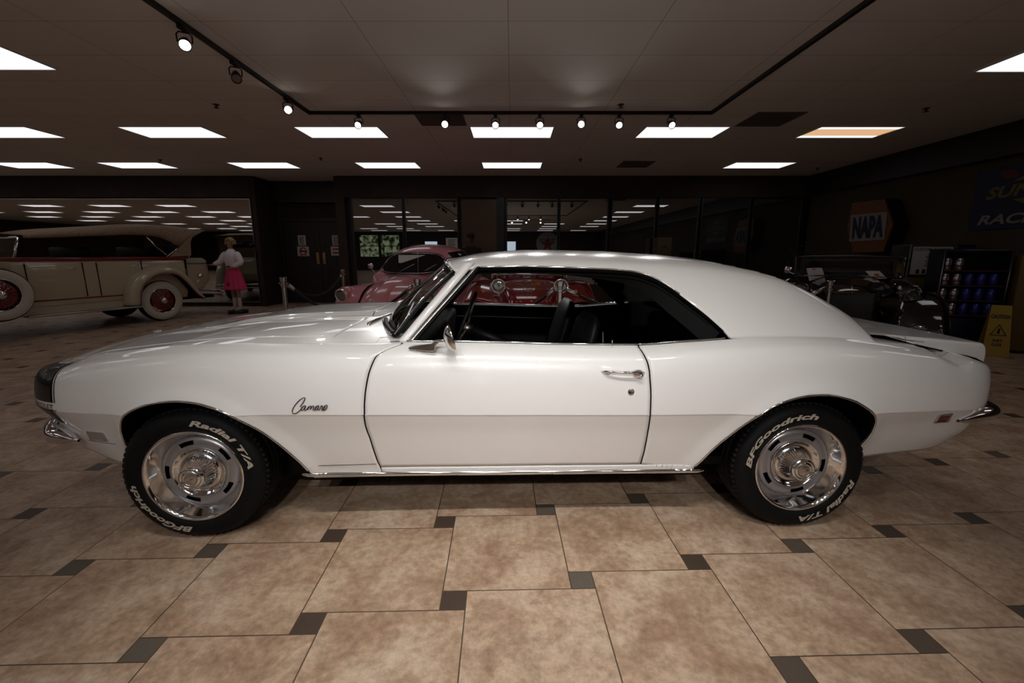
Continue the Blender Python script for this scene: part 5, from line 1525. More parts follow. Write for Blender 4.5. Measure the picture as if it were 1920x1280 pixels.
# main cabin body
top=pchip([(1.0,.915),(1.22,.94),(1.34,1.02),(1.50,1.19),(1.62,1.315),(1.80,1.41),(2.10,1.455),(2.45,1.45),(2.85,1.36),(3.25,1.16),(3.60,.90),(3.85,.60),(3.95,.40)])
hwb=pchip([(1.0,.62),(1.3,.72),(1.8,.75),(2.6,.73),(3.2,.62),(3.7,.45),(3.95,.25)])
def cab_sec(x,n=30):
    zt=top(x); hb=hwb(x); belt=.91; out=[]
    if zt<belt+.05: return sect(x,hb,zt,.35,2.3,n)
    # lower body bulging to belt then tumblehome to the roof
    h=[(1.0,.35),(1.02,.60),(1.0,.85),(.955,belt)]
    pts=[(hb*a,z) for a,z in h]
    for j in range(1,12):
        a=PI/2*j/11; f=math.sin(a)
        pts.append((hb*.955*(1-(1-math.cos(a)**.75)*1.0) if j<11 else 0,belt+(zt-belt)*f**.80))
    ptl=resample(pts,n//2+1)
    return [(x,y,z) for y,z in ptl]+[(x,-y,z) for y,z in ptl[-2::-1]]
R=[cab_sec(1.0+2.95*k/60) for k in range(61)]
cab=MB().grid(R).build('cabin_shell',M_pink,bt_car)
# windshield: oval patch hugging the shell, projected from the front
def shell_x(y,z):
    lo=1.05;hi=2.2
    for _ in range(24):
        m=(lo+hi)/2; s_=cab_sec(m); zz=0
        half=s_[:len(s_)//2+1]
        zz=float(np.interp(abs(y),[p[1] for p in half[::-1]],[p[2] for p in half[::-1]]))
        if zz<z: lo=m
        else: hi=m
    return (lo+hi)/2
def oval(cy,cz,a,b,p=3.2,n=40,flat=0):
    return [(cy+a*(abs(math.cos(t))**(2/p))*(1 if math.cos(t)>0 else -1),cz+b*(abs(math.sin(t))**(2/p))*(1 if math.sin(t)>0 else -1)) for t in [2*PI*k/n for k in range(n)]]
ov=oval(0,1.125,.575,.172,3.6)
ring=[]
for y,z in ov:
    y2=y*(1-.10*max(0,(z-1.125)/.165)); ring.append((shell_x(y2,z)-.012,y2,z))
V=[(shell_x(0,1.125)-.020,0,1.125)]
RR=[]
for f_ in (.34,.67,1.0):
    RR.append([(shell_x(y*f_,1.125+(z-1.125)*f_)-.018,y*f_,1.125+(z-1.125)*f_) for (_,y,z) in ring])
b=MB(); V=[(shell_x(0,1.125)-.018,0,1.125)]+[p for r in RR for p in r]; F=[(0,1+k,1+(k+1)%40) for k in range(40)]
for i in range(2):
    for k in range(40): F.append((1+i*40+k,1+(i+1)*40+k,1+(i+1)*40+(k+1)%40,1+i*40+(k+1)%40))
b.add(V,F).build('windshield',M_darkglass,bt_car)
MB().tube([(p[0]-.006,p[1],p[2]) for p in RR[2]],.012,6,closed=True).build('windshield_rubber',M_rubber2,bt_car)
MB().tube([(p[0]-.016,p[1]*.985,1.125+(p[2]-1.125)*.97) for p in RR[2]],.0045,5,closed=True).build('windshield_chrome',M_chrome,bt_car)
# paper inside windshield, wipers
pq=[(-.02,1.352),(.30,1.345),(.265,1.215),(.215,1.205)]
MB().grid([[(shell_x(y,z)-.024,y,z) for y,z in [((.335-.075*v)*(1-u)+(-.20*(1-v)+.20*v)*u,1.262-.135*v) for u in [k/8 for k in range(9)]]] for v in [k/6 for k in range(7)]]).build('windshield_sheet',M_paper,bt_car)
for y0,y1 in ((.20,-.06),(-.25,-.46)):
    z0_,z1_=.965,1.11; MB().tube([(shell_x(y0,z0_+.02)-.03,y0,z0_),(shell_x(y1,z1_)-.03,y1,z1_)],.005,5).build('wiper',M_steel,bt_car)
# side windows and door seam (near side = local -y shows at image right)
for sgn in (-1,1):
    for (x0,x1,zt0,zt1,nm) in ((1.66,2.42,1.30,1.34,'door_window'),(2.52,2.92,1.32,1.22,'quarter_window')):
        rows=[]
        for i in range(7):
            row=[]
            for k in range(11):
                u=k/10; x=x0+(x1-x0)*u; zt=zt0+(zt1-zt0)*u; v=i/6
                sh_in=.10*v*(1-u)**3 if nm=='door_window' else .16*v*u**2
                x+=sh_in if nm=='door_window' else -sh_in
                z=.96+(zt-.96)*v; half=cab_sec(x); half=half[:len(half)//2+1]
                y=float(np.interp(z,[p[2] for p in half],[p[1] for p in half])); row.append((x,sgn*(y+.006),z))
            rows.append(row)
        MB().grid(rows).build(nm,M_darkglass,bt_car)
        per=rows[0]+[r[-1] for r in rows[1:]]+rows[-1][-2::-1]+[r[0] for r in rows[-2:0:-1]]
        MB().tube([(p[0],p[1]+sgn*.004,p[2]) for p in per],.007,5,closed=True).build('window_rubber',M_rubber2,bt_car)
# fenders: arched half shells
def bfender(cx,cyy,sgn,L,Hh,Wf,zc,nm,front=True):
    V=[];F=[];n=28;m=14
    for i in range(m+1):
        ph=PI/2*i/m
        for k in range(n+1):
            a=-.25+ (PI+.5)*k/n
            rx=L*math.cos(a); rz=Hh*math.sin(a); 
            if front and math.cos(a)<0: rx*=.86
            w=math.cos(ph)**.55; V.append((cx+rx*(.30+.70*w) if False else cx+rx*w**.5,cyy+sgn*Wf*math.sin(ph)**1.0*(1),zc+rz*w**.5))
    for i in range(m):
        for k in range(n): F.append((i*(n+1)+k,i*(n+1)+k+1,(i+1)*(n+1)+k+1,(i+1)*(n+1)+k))
    return MB().add(V,F).build(nm,M_pink,bt_car)
for sgn in (-1,1):
    o=bfender(.62,sgn*.24,sgn,.56,.40,.54,.42,'front_fender')
    hx,hy,hz=.185,sgn*.555,.655
    # headlamp: vertical lens with a chrome ring
    Mh=Matrix.Translation(Vector((hx,hy,hz)))@Matrix.Rotation(math.radians(-12),4,'Y')
    h=MB().lathe([(.0,.0001),(-.012,.05),(.0,.085)],28,'x'); h.v=[tuple(Mh@Vector(p)) for p in h.v]; h.build('headlamp_lens',M_glasslens,bt_car)
    h=MB().lathe([(.0,.083),(-.014,.090),(-.004,.102),(.03,.105)],28,'x'); h.v=[tuple(Mh@Vector(p)) for p in h.v]; h.build('headlamp_ring',M_chrome,bt_car)
    h=MB().lathe([(.02,.106),(.10,.112),(.24,.09),(.34,.02)],24,'x'); h.v=[tuple(Mh@Vector(p)) for p in h.v]; h.build('headlamp_bucket',M_pink,bt_car)
    bfender(3.15,sgn*.52,sgn,.55,.42,.28,.42,'rear_fender',False)
    for wx in (.68,3.12):
        w=MB().lathe([(0,.33),(.04,.345),(.13,.345),(.16,.32)],40,'y').lathe([(.005,.32),(0,.20)],40,'y').build('wheel',M_rubber,bt_car)
        MB().lathe([(.0,.20),(-.01,.12),(-.03,.10),(-.04,.0)],32,'y').build('hub_cap',M_chrome,w)
        w.location=(wx,sgn*.74,.345); w.rotation_euler=(0,0,0 if sgn<0 else PI)
    MB().box(1.1,2.6,sgn*.62-.08,sgn*.62+.08,.28,.32,.01).build('running_board',M_liner,bt_car)
MB().tube([(.02,-.66,.44),(-.06,-.45,.44),(-.08,0,.44),(-.06,.45,.44),(.02,.66,.44)],.035,8).build('front_bumper',M_chrome,bt_car)
# door mirror on a stalk at image left and radio aerial
MB().tube([(1.30,.66,.95),(1.26,.70,1.03)],.006,6).lathe([(0,.0001),(.0,.050),(.03,.045),(.05,.0001)],20,'x',(1.25,.715,1.075)).build('wing_mirror',M_chrome,bt_car)
MB().tube([(1.22,-.22,.93),(1.22,-.22,1.36)],.004,5).build('aerial',M_steel,bt_car)
# ---------------------------------------------------------------- red buggy
rb=empty('beach_buggy',(.22,5.55,0),PI/2-math.radians(2),'red open beach buggy with pod headlamps seen through the coupe windows','car')
hoodz=pchip([(0,.62),(.10,.70),(.30,.78),(.70,.87),(1.05,.93)])
R=[]
for k in range(21):
    x=1.05*k/20; hw=.20+.26*(k/20)**.7; z=hoodz(x)
    R.append([(x,-hw-.02,z-.22),(x,-hw,z-.06),(x,-hw+.05,z-.012),(x,-hw*.5,z+.004),(x,0,z+.008),(x,hw*.5,z+.004),(x,hw-.05,z-.012),(x,hw,z-.06),(x,hw+.02,z-.22)])
o=MB().grid(R).build('hood',M_redpaint,rb)
MB().lathe([(0,.0001),(.012,.03),(.010,.052),(.0,.058)],28,'z',(.42,0,hoodz(.42)-.004)).build('hood_emblem',M_steel,o)
M_gold=mat('gold_pinstripe',(.35,.17,.03),.4)
b=MB()
for s_ in (-1,1):
    b.tube([(x,s_*y,hoodz(x)+.012) for x,y in ((.86,.02),(.80,.09),(.70,.05),(.62,.10),(.52,.07),(.42,.085),(.34,.05),(.26,.018),(.16,.03))],.003,5)
    b.tube([(x,s_*y,hoodz(x)+.012) for x,y in ((.84,.12),(.76,.02),(.68,.10),(.60,.03))],.0025,5)
b.build('hood_pinstripe',M_gold,o)
# wing-like front fenders sweeping outward
for s_ in (-1,1):
    R=[]
    for k in range(17):
        u=k/16; x=.05+1.25*u; zt=.60+.20*math.sin(PI*min(1,u*1.15)*.6)
        R.append([(x,s_*(.22+.22*u),zt+.02),(x,s_*(.45),zt+.06),(x,s_*.66,zt+.10),(x,s_*.82,zt+.09),(x,s_*.88,zt),(x,s_*.89,zt-.08)])
    f_=MB().grid(R).build('front_fender',M_redpaint,rb); solidify(f_,.015)
    Mh=Matrix.Translation(Vector((.28,s_*.41,.865)))
    h=MB().lathe([(.0,.0001),(-.015,.05),(.0,.082)],28,'x'); h.v=[tuple(Mh@Vector(p)) for p in h.v]; h.build('headlamp_lens',M_glasslens,rb)
    h=MB().lathe([(.0,.080),(-.01,.088),(.0,.096),(.05,.092),(.11,.06),(.13,.0001)],28,'x'); h.v=[tuple(Mh@Vector(p)) for p in h.v]; h.tube([(.32,s_*.41,.80),(.36,s_*.40,.68)],.02,8); h.build('headlamp_pod',M_chrome,rb)
    MB().ball((.24,s_*.60,.80),.025,12).build('turn_signal',mat('amber_lens',(.6,.16,.02),.2),rb)
    for wx in (.55,2.55):
        w=MB().lathe([(0,.17),(-.01,.22),(0,.30),(.03,.33),(.17,.33),(.20,.30),(.2,.17)],40,'y').build('wheel',M_rubber,rb)
        MB().lathe([(.02,.17),(.05,.12),(.03,.06),(.0,.05),(.0,.0)],30,'y').build('wheel_centre',M_chrome,w)
        w.location=(wx,s_*.80,.33); w.rotation_euler=(0,0,0 if s_<0 else PI)
    MB().box(1.25,2.6,s_*.62-.03,s_*.62+.03,.35,.86,.04).build('side_panel',M_redpaint,rb)
    # tall red bucket seats
    MB().box(1.75,1.90,s_*.32-.22,s_*.32+.22,.55,1.16,.06).build('seat',M_redpaint,rb)
b=MB().tube([(1.02,-.55,.90),(1.20,-.52,1.285)],.016,8).tube([(1.02,.55,.90),(1.20,.52,1.285)],.016,8).tube([(1.20,-.52,1.285),(1.20,.52,1.285)],.014,8).tube([(1.05,-.55,.985),(1.05,.55,.985)],.014,8)
b.build('windshield_frame',M_chrome,rb)
MB().grid([[(1.04,-.54,.965),(1.20,-.52,1.28)],[(1.04,.54,.965),(1.20,.52,1.28)]]).build('windshield',M_glassC,rb)
M_orange=mat('orange_sticker',(.85,.36,.02),.6)
MB().box(1.05,1.055,-.17,-.03,1.01,1.09).build('windshield_sticker',M_orange,rb,smooth=False)
for y0,y1 in ((.30,.02),(-.18,-.42)): MB().tube([(1.00,y0,.955),(1.06,y1,1.12)],.006,5).build('wiper',M_steel,rb)
R=[[(1.05,-.60,.70),(1.05,-.55,.91),(1.05,0,.94),(1.05,.55,.91),(1.05,.60,.70)],[(1.30,-.64,.70),(1.30,-.60,.88),(1.30,0,.92),(1.30,.60,.88),(1.30,.64,.70)]]
MB().grid(R).build('dash_cowl',M_redpaint,rb)
MB().box(2.0,3.0,-.6,.6,.40,.88,.08).build('rear_body',M_redpaint,rb); MB().box(.3,3.0,-.5,.5,.28,.40).build('floor_pan',M_liner,rb,smooth=False)
MB().tube([(1.95,-.58,.80),(1.95,-.55,1.18),(1.95,.55,1.18),(1.95,.58,.80)],.024,8).build('roll_bar',M_chrome,rb)
# ---------------------------------------------------------------- stanchions and ropes
M_post=mat('stanchion_steel',(.42,.40,.38),.2,metal=1)
def stanchion(x,y,label):
    e=empty('stanchion',(x,y,0),0,label,'stanchion','rope barrier stanchions')
    MB().lathe([(0,.0001),(0,.165),(.012,.165),(.03,.12),(.045,.03),(.05,.03)],36,'z').build('base',M_post,e,auto=40)
    MB().lathe([(.045,.026),(.90,.026)],20,'z').build('post',M_post,e)
    MB().lathe([(.90,.026),(.905,.034),(.93,.036),(.935,.028),(.955,.028),(.96,.037),(1.005,.040),(1.012,.034),(1.012,.0001)],24,'z').tube([(-.055,0,.945),(-.03,0,.93),(.03,0,.93),(.055,0,.945)],.006,6).build('rope_collar',M_post,e,auto=40)
    return (x,y)
s1=stanchion(-2.66,5.2,'steel stanchion left of the double door, nearest the mannequin')
s2=stanchion(-1.05,4.95,'steel stanchion in front of the pink car hood')
s3=stanchion(.48,4.45,'steel stanchion in front of the red buggy headlamp')
s4=stanchion(-2.98,7.9,'steel stanchion against the brown column left of the pink car')
s5=stanchion(3.25,4.55,'steel stanchion left of the black roadster')
s6=stanchion(3.55,8.2,'steel stanchion at the back beyond the coupe roof')
def rope(a,b,label,sag=.30,r=.016):
    A=Vector((a[0],a[1],.93)); B=Vector((b[0],b[1],.93)); pts=[]
    d=(B-A).normalized()
    A=A+d*.06; B=B-d*.06
    for k in range(25):
        u=k/24; p=A.lerp(B,u); p.z-=sag*4*u*(1-u); pts.append(p)
    o=MB().tube(pts,r,10).build('barrier_rope',M_rope); tag(o,label,'rope','barrier ropes')
    MB().tube([pts[0]-d*.03,pts[0],pts[1]],[.008,.019,.019],10).tube([pts[-2],pts[-1],pts[-1]+d*.03],[.019,.019,.008],10)
    for q in ((pts[0],pts[1]),(pts[-1],pts[-2])): MB().tube([q[0],q[0].lerp(q[1],1.2)],.020,10).build('rope_end',M_post,o)
rope(s1,s4,'black rope sagging in front of the double door',.24)
rope(s1,s2,'black rope sagging across the pink car nose',.34)
rope(s2,s3,'black rope between the pink car and the red buggy',.34)
rope(s3,s5,'black rope behind the coupe rear window',.34)

# ---------------------------------------------------------------- black roadster at the right
bk=empty('roadster',(3.55,4.85,0),PI/2-math.radians(-30),'black vintage roadster with two papers on its windshield behind the coupe tail','car')
# local +x rearward. rotated: rearward = (sin(-30).., ) toward +X
bk.rotation_euler=(0,0,math.radians(56)); bk.location=(3.72,4.85,0); bk.scale=(.86,1,1)
ht=pchip([(0,.60),(.06,.80),(.3,.90),(.8,.96),(1.25,1.0)])
R=[]
for k in range(22):
    x=.02+1.25*k/21; hw=.22+.34*(k/21)**.8; R.append(sect(x,hw,ht(x),.45,2.8))
o=MB().grid(R).build('hood',M_blackpaint,bk)
MB().tube([(x,0,ht(x)+.004) for x in [.05+1.15*k/20 for k in range(21)]],.006,6).build('hood_hinge',M_chrome,o)
R=[]
for k in range(30):
    u=k/29; x=1.27+2.1*u; hw=.56+.14*math.sin(u*PI*.7); zt=1.0-.02*u-.45*max(0,(u-.62)/.38)**2; R.append(sect(x,hw,zt,.42,3.2))
MB().grid(R).build('body',M_blackpaint,bk)
MB().box(1.75,2.5,-.48,.48,.92,1.015,.04).build('cockpit_trim',M_vinyl,bk)
MB().box(2.35,2.50,-.50,.50,.80,1.12,.06).build('seat_back',M_vinyl,bk)
pts=[(1.40,-.54,.98),(1.47,-.535,1.20),(1.50,-.50,1.235),(1.505,0,1.245),(1.50,.56,1.235),(1.47,.595,1.20),(1.40,.60,.98)]
MB().tube(smooth_path(pts,40),.014,8).tube([pts[0],(1.39,0,1.0),pts[-1]],.012,8).build('windshield_frame',M_blackpaint,bk)
MB().grid([[(1.40,-.53,.98),(1.49,-.52,1.22)],[(1.40,.59,.98),(1.49,.58,1.22)]]).build('windshield',M_glassC,bk)
for s_ in (-1,1):
    R=[]
    for k in range(30):
        u=k/29; a=PI*(-.05+1.0*u); x=.45-.52*math.cos(a); z=.42+.42*math.sin(a)
        if u>.6: x+= (u-.6)*1.7; z=max(.36,z)
        R.append([(x,s_*.40,z+.02),(x,s_*.55,z+.045),(x,s_*.72,z+.03),(x,s_*.80,z-.03),(x,s_*.82,z-.10)])
    f_=MB().grid(R).build('front_fender',M_blackpaint,bk); solidify(f_,.012)
    R=[]
    for k in range(24):
        u=k/23; a=PI*u; x=2.85-.52*math.cos(a); z=.42+.46*math.sin(a); R.append([(x,s_*.58,z+.02),(x,s_*.70,z+.03),(x,s_*.80,z),(x,s_*.82,z-.10)])
    f_=MB().grid(R).build('rear_fender',M_blackpaint,bk); solidify(f_,.012)
    h=MB().lathe([(.0,.0001),(-.02,.06),(.0,.10),(.01,.115),(.08,.11),(.20,.06),(.26,.0001)],28,'x',(.16,s_*.50,.84)); h.build('headlamp',M_blackpaint,bk)
    for wx in (.48,2.85):
        w=MB().lathe([(0,.20),(-.01,.28),(.02,.345),(.13,.345),(.16,.30)],40,'y').build('wheel',M_rubber,bk)
        MB().lathe([(.0,.20),(.02,.12),(-.02,.08),(-.03,.0)],30,'y').build('hub_cap',M_chrome,w)
        w.location=(wx,s_*.72,.345); w.rotation_euler=(0,0,0 if s_<0 else PI)
MB().lathe([(0,.0001),(0,.05),(.03,.045),(.05,.0001)],20,'x',(1.42,.68,1.06)).tube([(1.40,.60,1.0),(1.43,.68,1.04)],.008,6).build('door_mirror',M_chrome,bk)
b=MB().box(-.03,.03,-.20,.20,.48,.86,.02); b.build('radiator_grille',M_dark,bk)
MB().tube([(-.10,-.7,.42),(-.14,0,.42),(-.10,.7,.42)],.028,8).build('front_bumper',M_chrome,bk)
# papers resting on the windshield glass
BKM=Matrix.Translation(Vector(bk.location))@Matrix.Rotation(bk.rotation_euler[2],4,'Z')@Matrix.Diagonal((.86,1,1,1))
_p0=BKM@Vector((1.395,0,.99)); _n=(BKM.to_3x3()@Vector((.24,0,-.09)).normalized())
def on_shield(px,py,o=.004):
    d=Vector(ray(px,py)); o_=Vector((0,0,CAM_H)); k=(_p0-o_).dot(_n)/d.dot(_n); p=o_+d*k; return p-_n*(o if d.dot(_n)>0 else -o)
def glued_paper(quad,label,mark):
    v=[on_shield(*q) for q in quad]; w=[on_shield(*q,.0055) for q in quad]
    o=mesh_obj('paper_sheet',v+w,[(0,1,2,3),(7,6,5,4),(0,4,5,1),(1,5,6,2),(2,6,7,3),(3,7,4,0)],M_paper,smooth=False); tag(o,label,'paper')
    def f(a,b2):
        u=(a+1)/2; t=(b2+1)/2; q=w[0].lerp(w[1],u).lerp(w[3].lerp(w[2],u),t); return q+(w[0]-v[0])*1.2
    b=MB()
    if mark=='head':
        b.add([f(-.25,-.85),f(.15,-.85),f(.15,-.68),f(-.25,-.68)],[(0,1,2,3)]).build('print',M_inkred,o,smooth=False)
        b=MB()
        for k in range(5): z=-.35+k*.25; b.add([f(-.7,z),f(.7,z),f(.7,z+.03),f(-.7,z+.03)],[(0,1,2,3)])
        b.build('print_lines',mat('faint_ink',(.35,.28,.27),.8),o,smooth=False)
    else: b.add([f(-.3,-.1),f(0,-.3),f(.4,-.2),f(.5,.15),f(.1,.35),f(-.25,.2)],[(0,1,2,3,4,5)]).build('print',M_inkred,o,smooth=False)
glued_paper([(1512,503),(1541,502),(1548,524),(1517,526)],'white price sheet at the left of the black roadster windshield','head')
glued_paper([(1622,508),(1649,508),(1663,522),(1636,523)],'white sheet with a dark red mark right on the black roadster windshield','mark')
# ---------------------------------------------------------------- signs on the right wall
M_orange2=mat('orange_sign_face',(.14,.045,.008),.6); M_signwhite=mat('sign_white',(.20,.19,.165),.6); M_signblue=mat('sign_blue',(.005,.006,.035),.6); M_signyellow=mat('sign_yellow',(.13,.10,.01),.6); M_signred=mat('sign_red',(.09,.006,.006),.6)
def wallpt(px,py,X):
    d=ray(px,py); k=X/d[0]; return Vector((X,d[1]*k,CAM_H+d[2]*k))
XF=6.78
hexpx=[(1598,380),(1658,373),(1674,420),(1655,472),(1600,473),(1588,428)]
hx=[wallpt(a,b_,XF) for a,b_ in hexpx]
b=MB(); V=[tuple(p) for p in hx]+[(ROOM_X1-.01,p.y,p.z) for p in hx]; n=6
b.add(V,[tuple(range(n)),tuple(range(2*n-1,n-1,-1))]+[(i,(i+1)%n,(i+1)%n+n,i+n) for i in range(n)])
cen=sum((Vector(p) for p in hx),Vector())/6
nap=b.build('hexagon_sign',M_orange2,smooth=False); tag(nap,'orange hexagonal box sign with four blue letters on the right wall','sign')
MB().add([(p[0]+(.0),p[1],p[2]) for p in V[n:]]+[tuple(cen+(Vector(p)-cen)*1.02+Vector((.02,0,0))) for p in V[:n]],[(i,(i+1)%n,(i+1)%n+n,i+n) for i in range(n)]).build('sign_rim',M_dark,nap,smooth=False)
wq=[wallpt(a,b_,XF-.012) for a,b_ in ((1596,403),(1664,397),(1658,449),(1592,453))]
mesh_obj('white_panel',wq,[(0,1,2,3)],M_signwhite,nap,smooth=False)
def wall_text(txt,q,X,m,parent,name,shear=0,bold=.02,size=1):
    """text stretched in a pixel quad TL,TR,BR,BL lying on the wall plane"""
    v,f=text_mesh(txt,1,shear=shear,bold=bold); xs=[p[0] for p in v]; ys=[p[1] for p in v]
    Q=[wallpt(a,b_,X) for a,b_ in q]; out=[]
    for x,y,z in v:
        u=(x-min(xs))/(max(xs)-min(xs)); w=(y-min(ys))/(max(ys)-min(ys))
        out.append((Q[3].lerp(Q[2],u)).lerp(Q[0].lerp(Q[1],u),w))
    return mesh_obj(name,out,f,m,parent,smooth=False)
wall_text('NAPA',[(1600,407),(1659,402),(1654,444),(1597,448)],XF-.02,M_signblue,nap,'lettering',bold=.05)
# fuel banner
XB=ROOM_X1-.005
bq=[wallpt(1836,320,XB),wallpt(2040,262,XB),wallpt(2030,424,XB),wallpt(1823,432,XB)]
z_t=bq[0].z; z_b=bq[3].z; yA=bq[0].y; yB=yA-1.75
b=MB().box(XB-.008,XB+.004,yB,yA,z_b,z_t); ban=b.build('fuel_banner',M_signblue,smooth=False); tag(ban,'dark blue banner with a yellow diamond high on the right wall','banner')
ym=(yA+yB)/2; hz=z_t-z_b
def bpt(u,v,o=.012): return (XB-o,yA+(yB-yA)*u,z_b+hz*v)
mesh_obj('diamond',[bpt(.50,.93),bpt(.84,.60),bpt(.50,.30),bpt(.16,.60)],[(0,1,2,3)],M_signyellow,ban,smooth=False)
mesh_obj('name_band',[bpt(.10,.72,.014),bpt(.94,.78,.014),bpt(.90,.50,.014),bpt(.06,.44,.014)],[(0,1,2,3)],M_signblue,ban,smooth=False)
mesh_obj('arrow',[bpt(.20,.94,.014),bpt(.30,.92,.014),bpt(.36,.80,.014),bpt(.26,.78,.014),bpt(.20,.84,.014)],[(0,1,2,3,4)],M_signred,ban,smooth=False)
def ban_text(txt,u0,u1,v0,v1,m,name,shear=.25,slope=.0,bold=.03):
    v,f=text_mesh(txt,1,shear=shear,bold=bold); xs=[p[0] for p in v]; ys=[p[1] for p in v]; out=[]
    for x,y,z in v:
        a=(x-min(xs))/(max(xs)-min(xs)); c=(y-min(ys))/(max(ys)-min(ys)); out.append(bpt(u0+(u1-u0)*a,v0+(v1-v0)*c+slope*a,.017))
    mesh_obj(name,out,f,m,ban,smooth=False)
ban_text('SUNOCO',.11,.88,.49,.68,M_signyellow,'brand_lettering',slope=.04)
ban_text('RACE FUEL',.08,.92,.08,.24,M_signwhite,'lower_lettering')
# ---------------------------------------------------------------- custom blended pump
M_pumpyellow=mat('pump_yellow',(.13,.075,.008),.5); M_navy=mat('navy_enamel',(.006,.008,.035),.4)
px_=at(1724,490,7.0); pump=empty('fuel_pump',(6.42,6.90,0),math.radians(-8),'yellow and navy fuel pump with a white price panel below the hexagonal sign','fuel pump')
MB().box(-.30,.28,-.02,.42,.04,.93,.02).build('lower_cabinet',M_pumpyellow,pump)
MB().box(.28,.55,-.02,.42,.04,1.42,.02).build('side_cabinet',M_navy,pump)
MB().box(-.32,.28,0,.42,.93,1.42,.015).build('head',M_dark,pump)
hp=MB().box(-.29,.25,-.012,.0,.97,1.39).build('price_panel',M_paper,pump,smooth=False)
def flat_text(txt,x0,x1,z0_,z1_,y,m,parent,name,shear=0,bold=.02):
    v,f=text_mesh(txt,1,shear=shear,bold=bold); xs=[p[0] for p in v]; ys=[p[1] for p in v]
    out=[(x0+(x1-x0)*(x-min(xs))/(max(xs)-min(xs)),y,z0_+(z1_-z0_)*(yy-min(ys))/(max(ys)-min(ys))) for x,yy,z in v]
    return mesh_obj(name,out,f,m,parent,smooth=False)
flat_text('CUSTOM',-.26,-.03,1.325,1.365,-.0125,M_ink,hp,'panel_lettering'); flat_text('BLENDED',.0,.23,1.325,1.365,-.0125,M_ink,hp,'panel_lettering')
b=MB()
for k in range(6): b.box(-.08-.02*(k%2),.14,-.016,-.013,1.26-k*.032,1.272-k*.032)
b.build('panel_print',M_ink,hp,smooth=False)
for k in range(5): MB().box(-.20+k*.085,-.16+k*.085,-.018,-.012,.985,1.045).build('price_slot',M_ink,hp,smooth=False)
MB().box(-.32,-.29,-.02,.0,.93,1.42).box(.25,.28,-.02,.0,.93,1.42).box(-.29,.25,-.02,.0,1.39,1.42).box(-.29,.25,-.02,.0,.93,.97).build('panel_frame',M_steel,pump,smooth=False)
# ---------------------------------------------------------------- can display rack
rk=empty('display_rack',(6.14,5.95,0),math.radians(-14),'tall dark display rack holding rows of cans near the right wall','display rack')
MB().box(-.38,.38,.0,.30,.02,.42,.01).build('base_cabinet',M_navy,rk)
MB().box(-.38,-.35,0,.30,.42,1.32).box(.35,.38,0,.30,.42,1.32).box(-.38,.38,0,.30,1.30,1.34).box(-.35,.35,.27,.30,.42,1.30).build('rack_frame',M_dark,rk,smooth=False)
MB().tube([(-.37,-.005,.42),(-.37,-.005,1.33),(.37,-.005,1.33),(.37,-.005,.42)],.006,5).build('rack_edge_trim',M_steel,rk)
zs_=[.46,.66,.86,1.06]
for z in zs_: MB().box(-.35,.35,.02,.27,z-.012,z).build('shelf',mat('shelf_brown',(.10,.03,.01),.5) if 'shelf_m' not in globals() else shelf_m,rk,smooth=False)
M_cansilver=mat('silver_can',(.62,.60,.64),.18,metal=.9); M_canblue=mat('blue_can',(.01,.05,.40),.22,metal=.4,coat=.6); M_canband=mat('can_band_maroon',(.10,.008,.03),.4)
RM=Matrix.Translation(Vector(rk.location))@Matrix.Rotation(rk.rotation_euler[2],4,'Z')
protos={}
rown=['bottom','second','third','top']; coln=['first','second','third','fourth','fifth']
for r,z in enumerate(zs_):
    for c_ in range(5):
        if r==3 and c_>=2: continue
        kind='silver' if c_<2 else 'blue'; x=-.275+c_*.1375
        w=RM@Vector((x,.10,z+.001))
        if kind not in protos:
            e=empty('oil_can',w,0,'x','can','cans in the display rack')
            MB().lathe([(0,.0001),(0,.045),(.006,.050),(.155,.050),(.162,.044),(.162,.0001)],28,'z').build('can_body',M_cansilver if kind=='silver' else M_canblue,e,auto=50)
            [MB().lathe([(z0_,.0508),(z1_,.0508)],28,'z').build('can_band',M_canband,e) for z0_,z1_ in ((.05,.068),(.12,.128))]
            protos[kind]=e
        else:
            e=copy_tree(protos[kind]); e.location=w
        e['label']='%s can on the %s shelf of the display rack, %s from its left'%(kind,rown[r],coln[c_])
# ---------------------------------------------------------------- wet floor signs and yellow cabinet
M_wetyellow=mat('caution_yellow',(.40,.25,.015),.5)
def wet_sign(x,y,rz,label,s=1):
    e=empty('wet_floor_sign',(x,y,0),rz,label,'wet floor sign','folding wet floor signs')
    for sg in (-1,1):
        b=MB(); V=[(-.125*s,sg*.15*s,0),(.125*s,sg*.15*s,0),(.09*s,sg*.012,.64*s),(-.09*s,sg*.012,.64*s)]
        V=V+[(p[0],p[1]+sg*-.012,p[2]) for p in V]
        b.add(V,[(0,1,2,3),(7,6,5,4),(0,4,5,1),(1,5,6,2),(2,6,7,3),(3,7,4,0)])
        pn=b.build('panel',M_wetyellow,e,smooth=False)
        if sg<0:
            def P(u,z): return (u*s,-.15*s*(1-z/.64)-.012*z/.64-.004,z*s)
            for txt,zc_t,h in (('CAUTION',.50,.05),('WET',.20,.035),('FLOOR',.15,.035)):
                v,f=text_mesh(txt,1,bold=.03); xs=[p[0] for p in v]; ys=[p[1] for p in v]; wv=.17 if txt=='CAUTION' else .09
                mesh_obj('lettering',[P(-wv/2+wv*(a-min(xs))/(max(xs)-min(xs)),zc_t-h/2+h*(c-min(ys))/(max(ys)-min(ys))) for a,c,_ in v],f,M_ink,pn,smooth=False)
            b=MB().tube([P(-.07,.27),P(0,.40),P(.07,.27)],.008,5,closed=True).tube([P(0,.29),P(.005,.35)],.01,6); b.build('warning_triangle',M_ink,pn)
wet_sign(6.20,5.60,math.radians(-35),'yellow folding wet floor sign standing furthest right in front of the yellow cabinet')
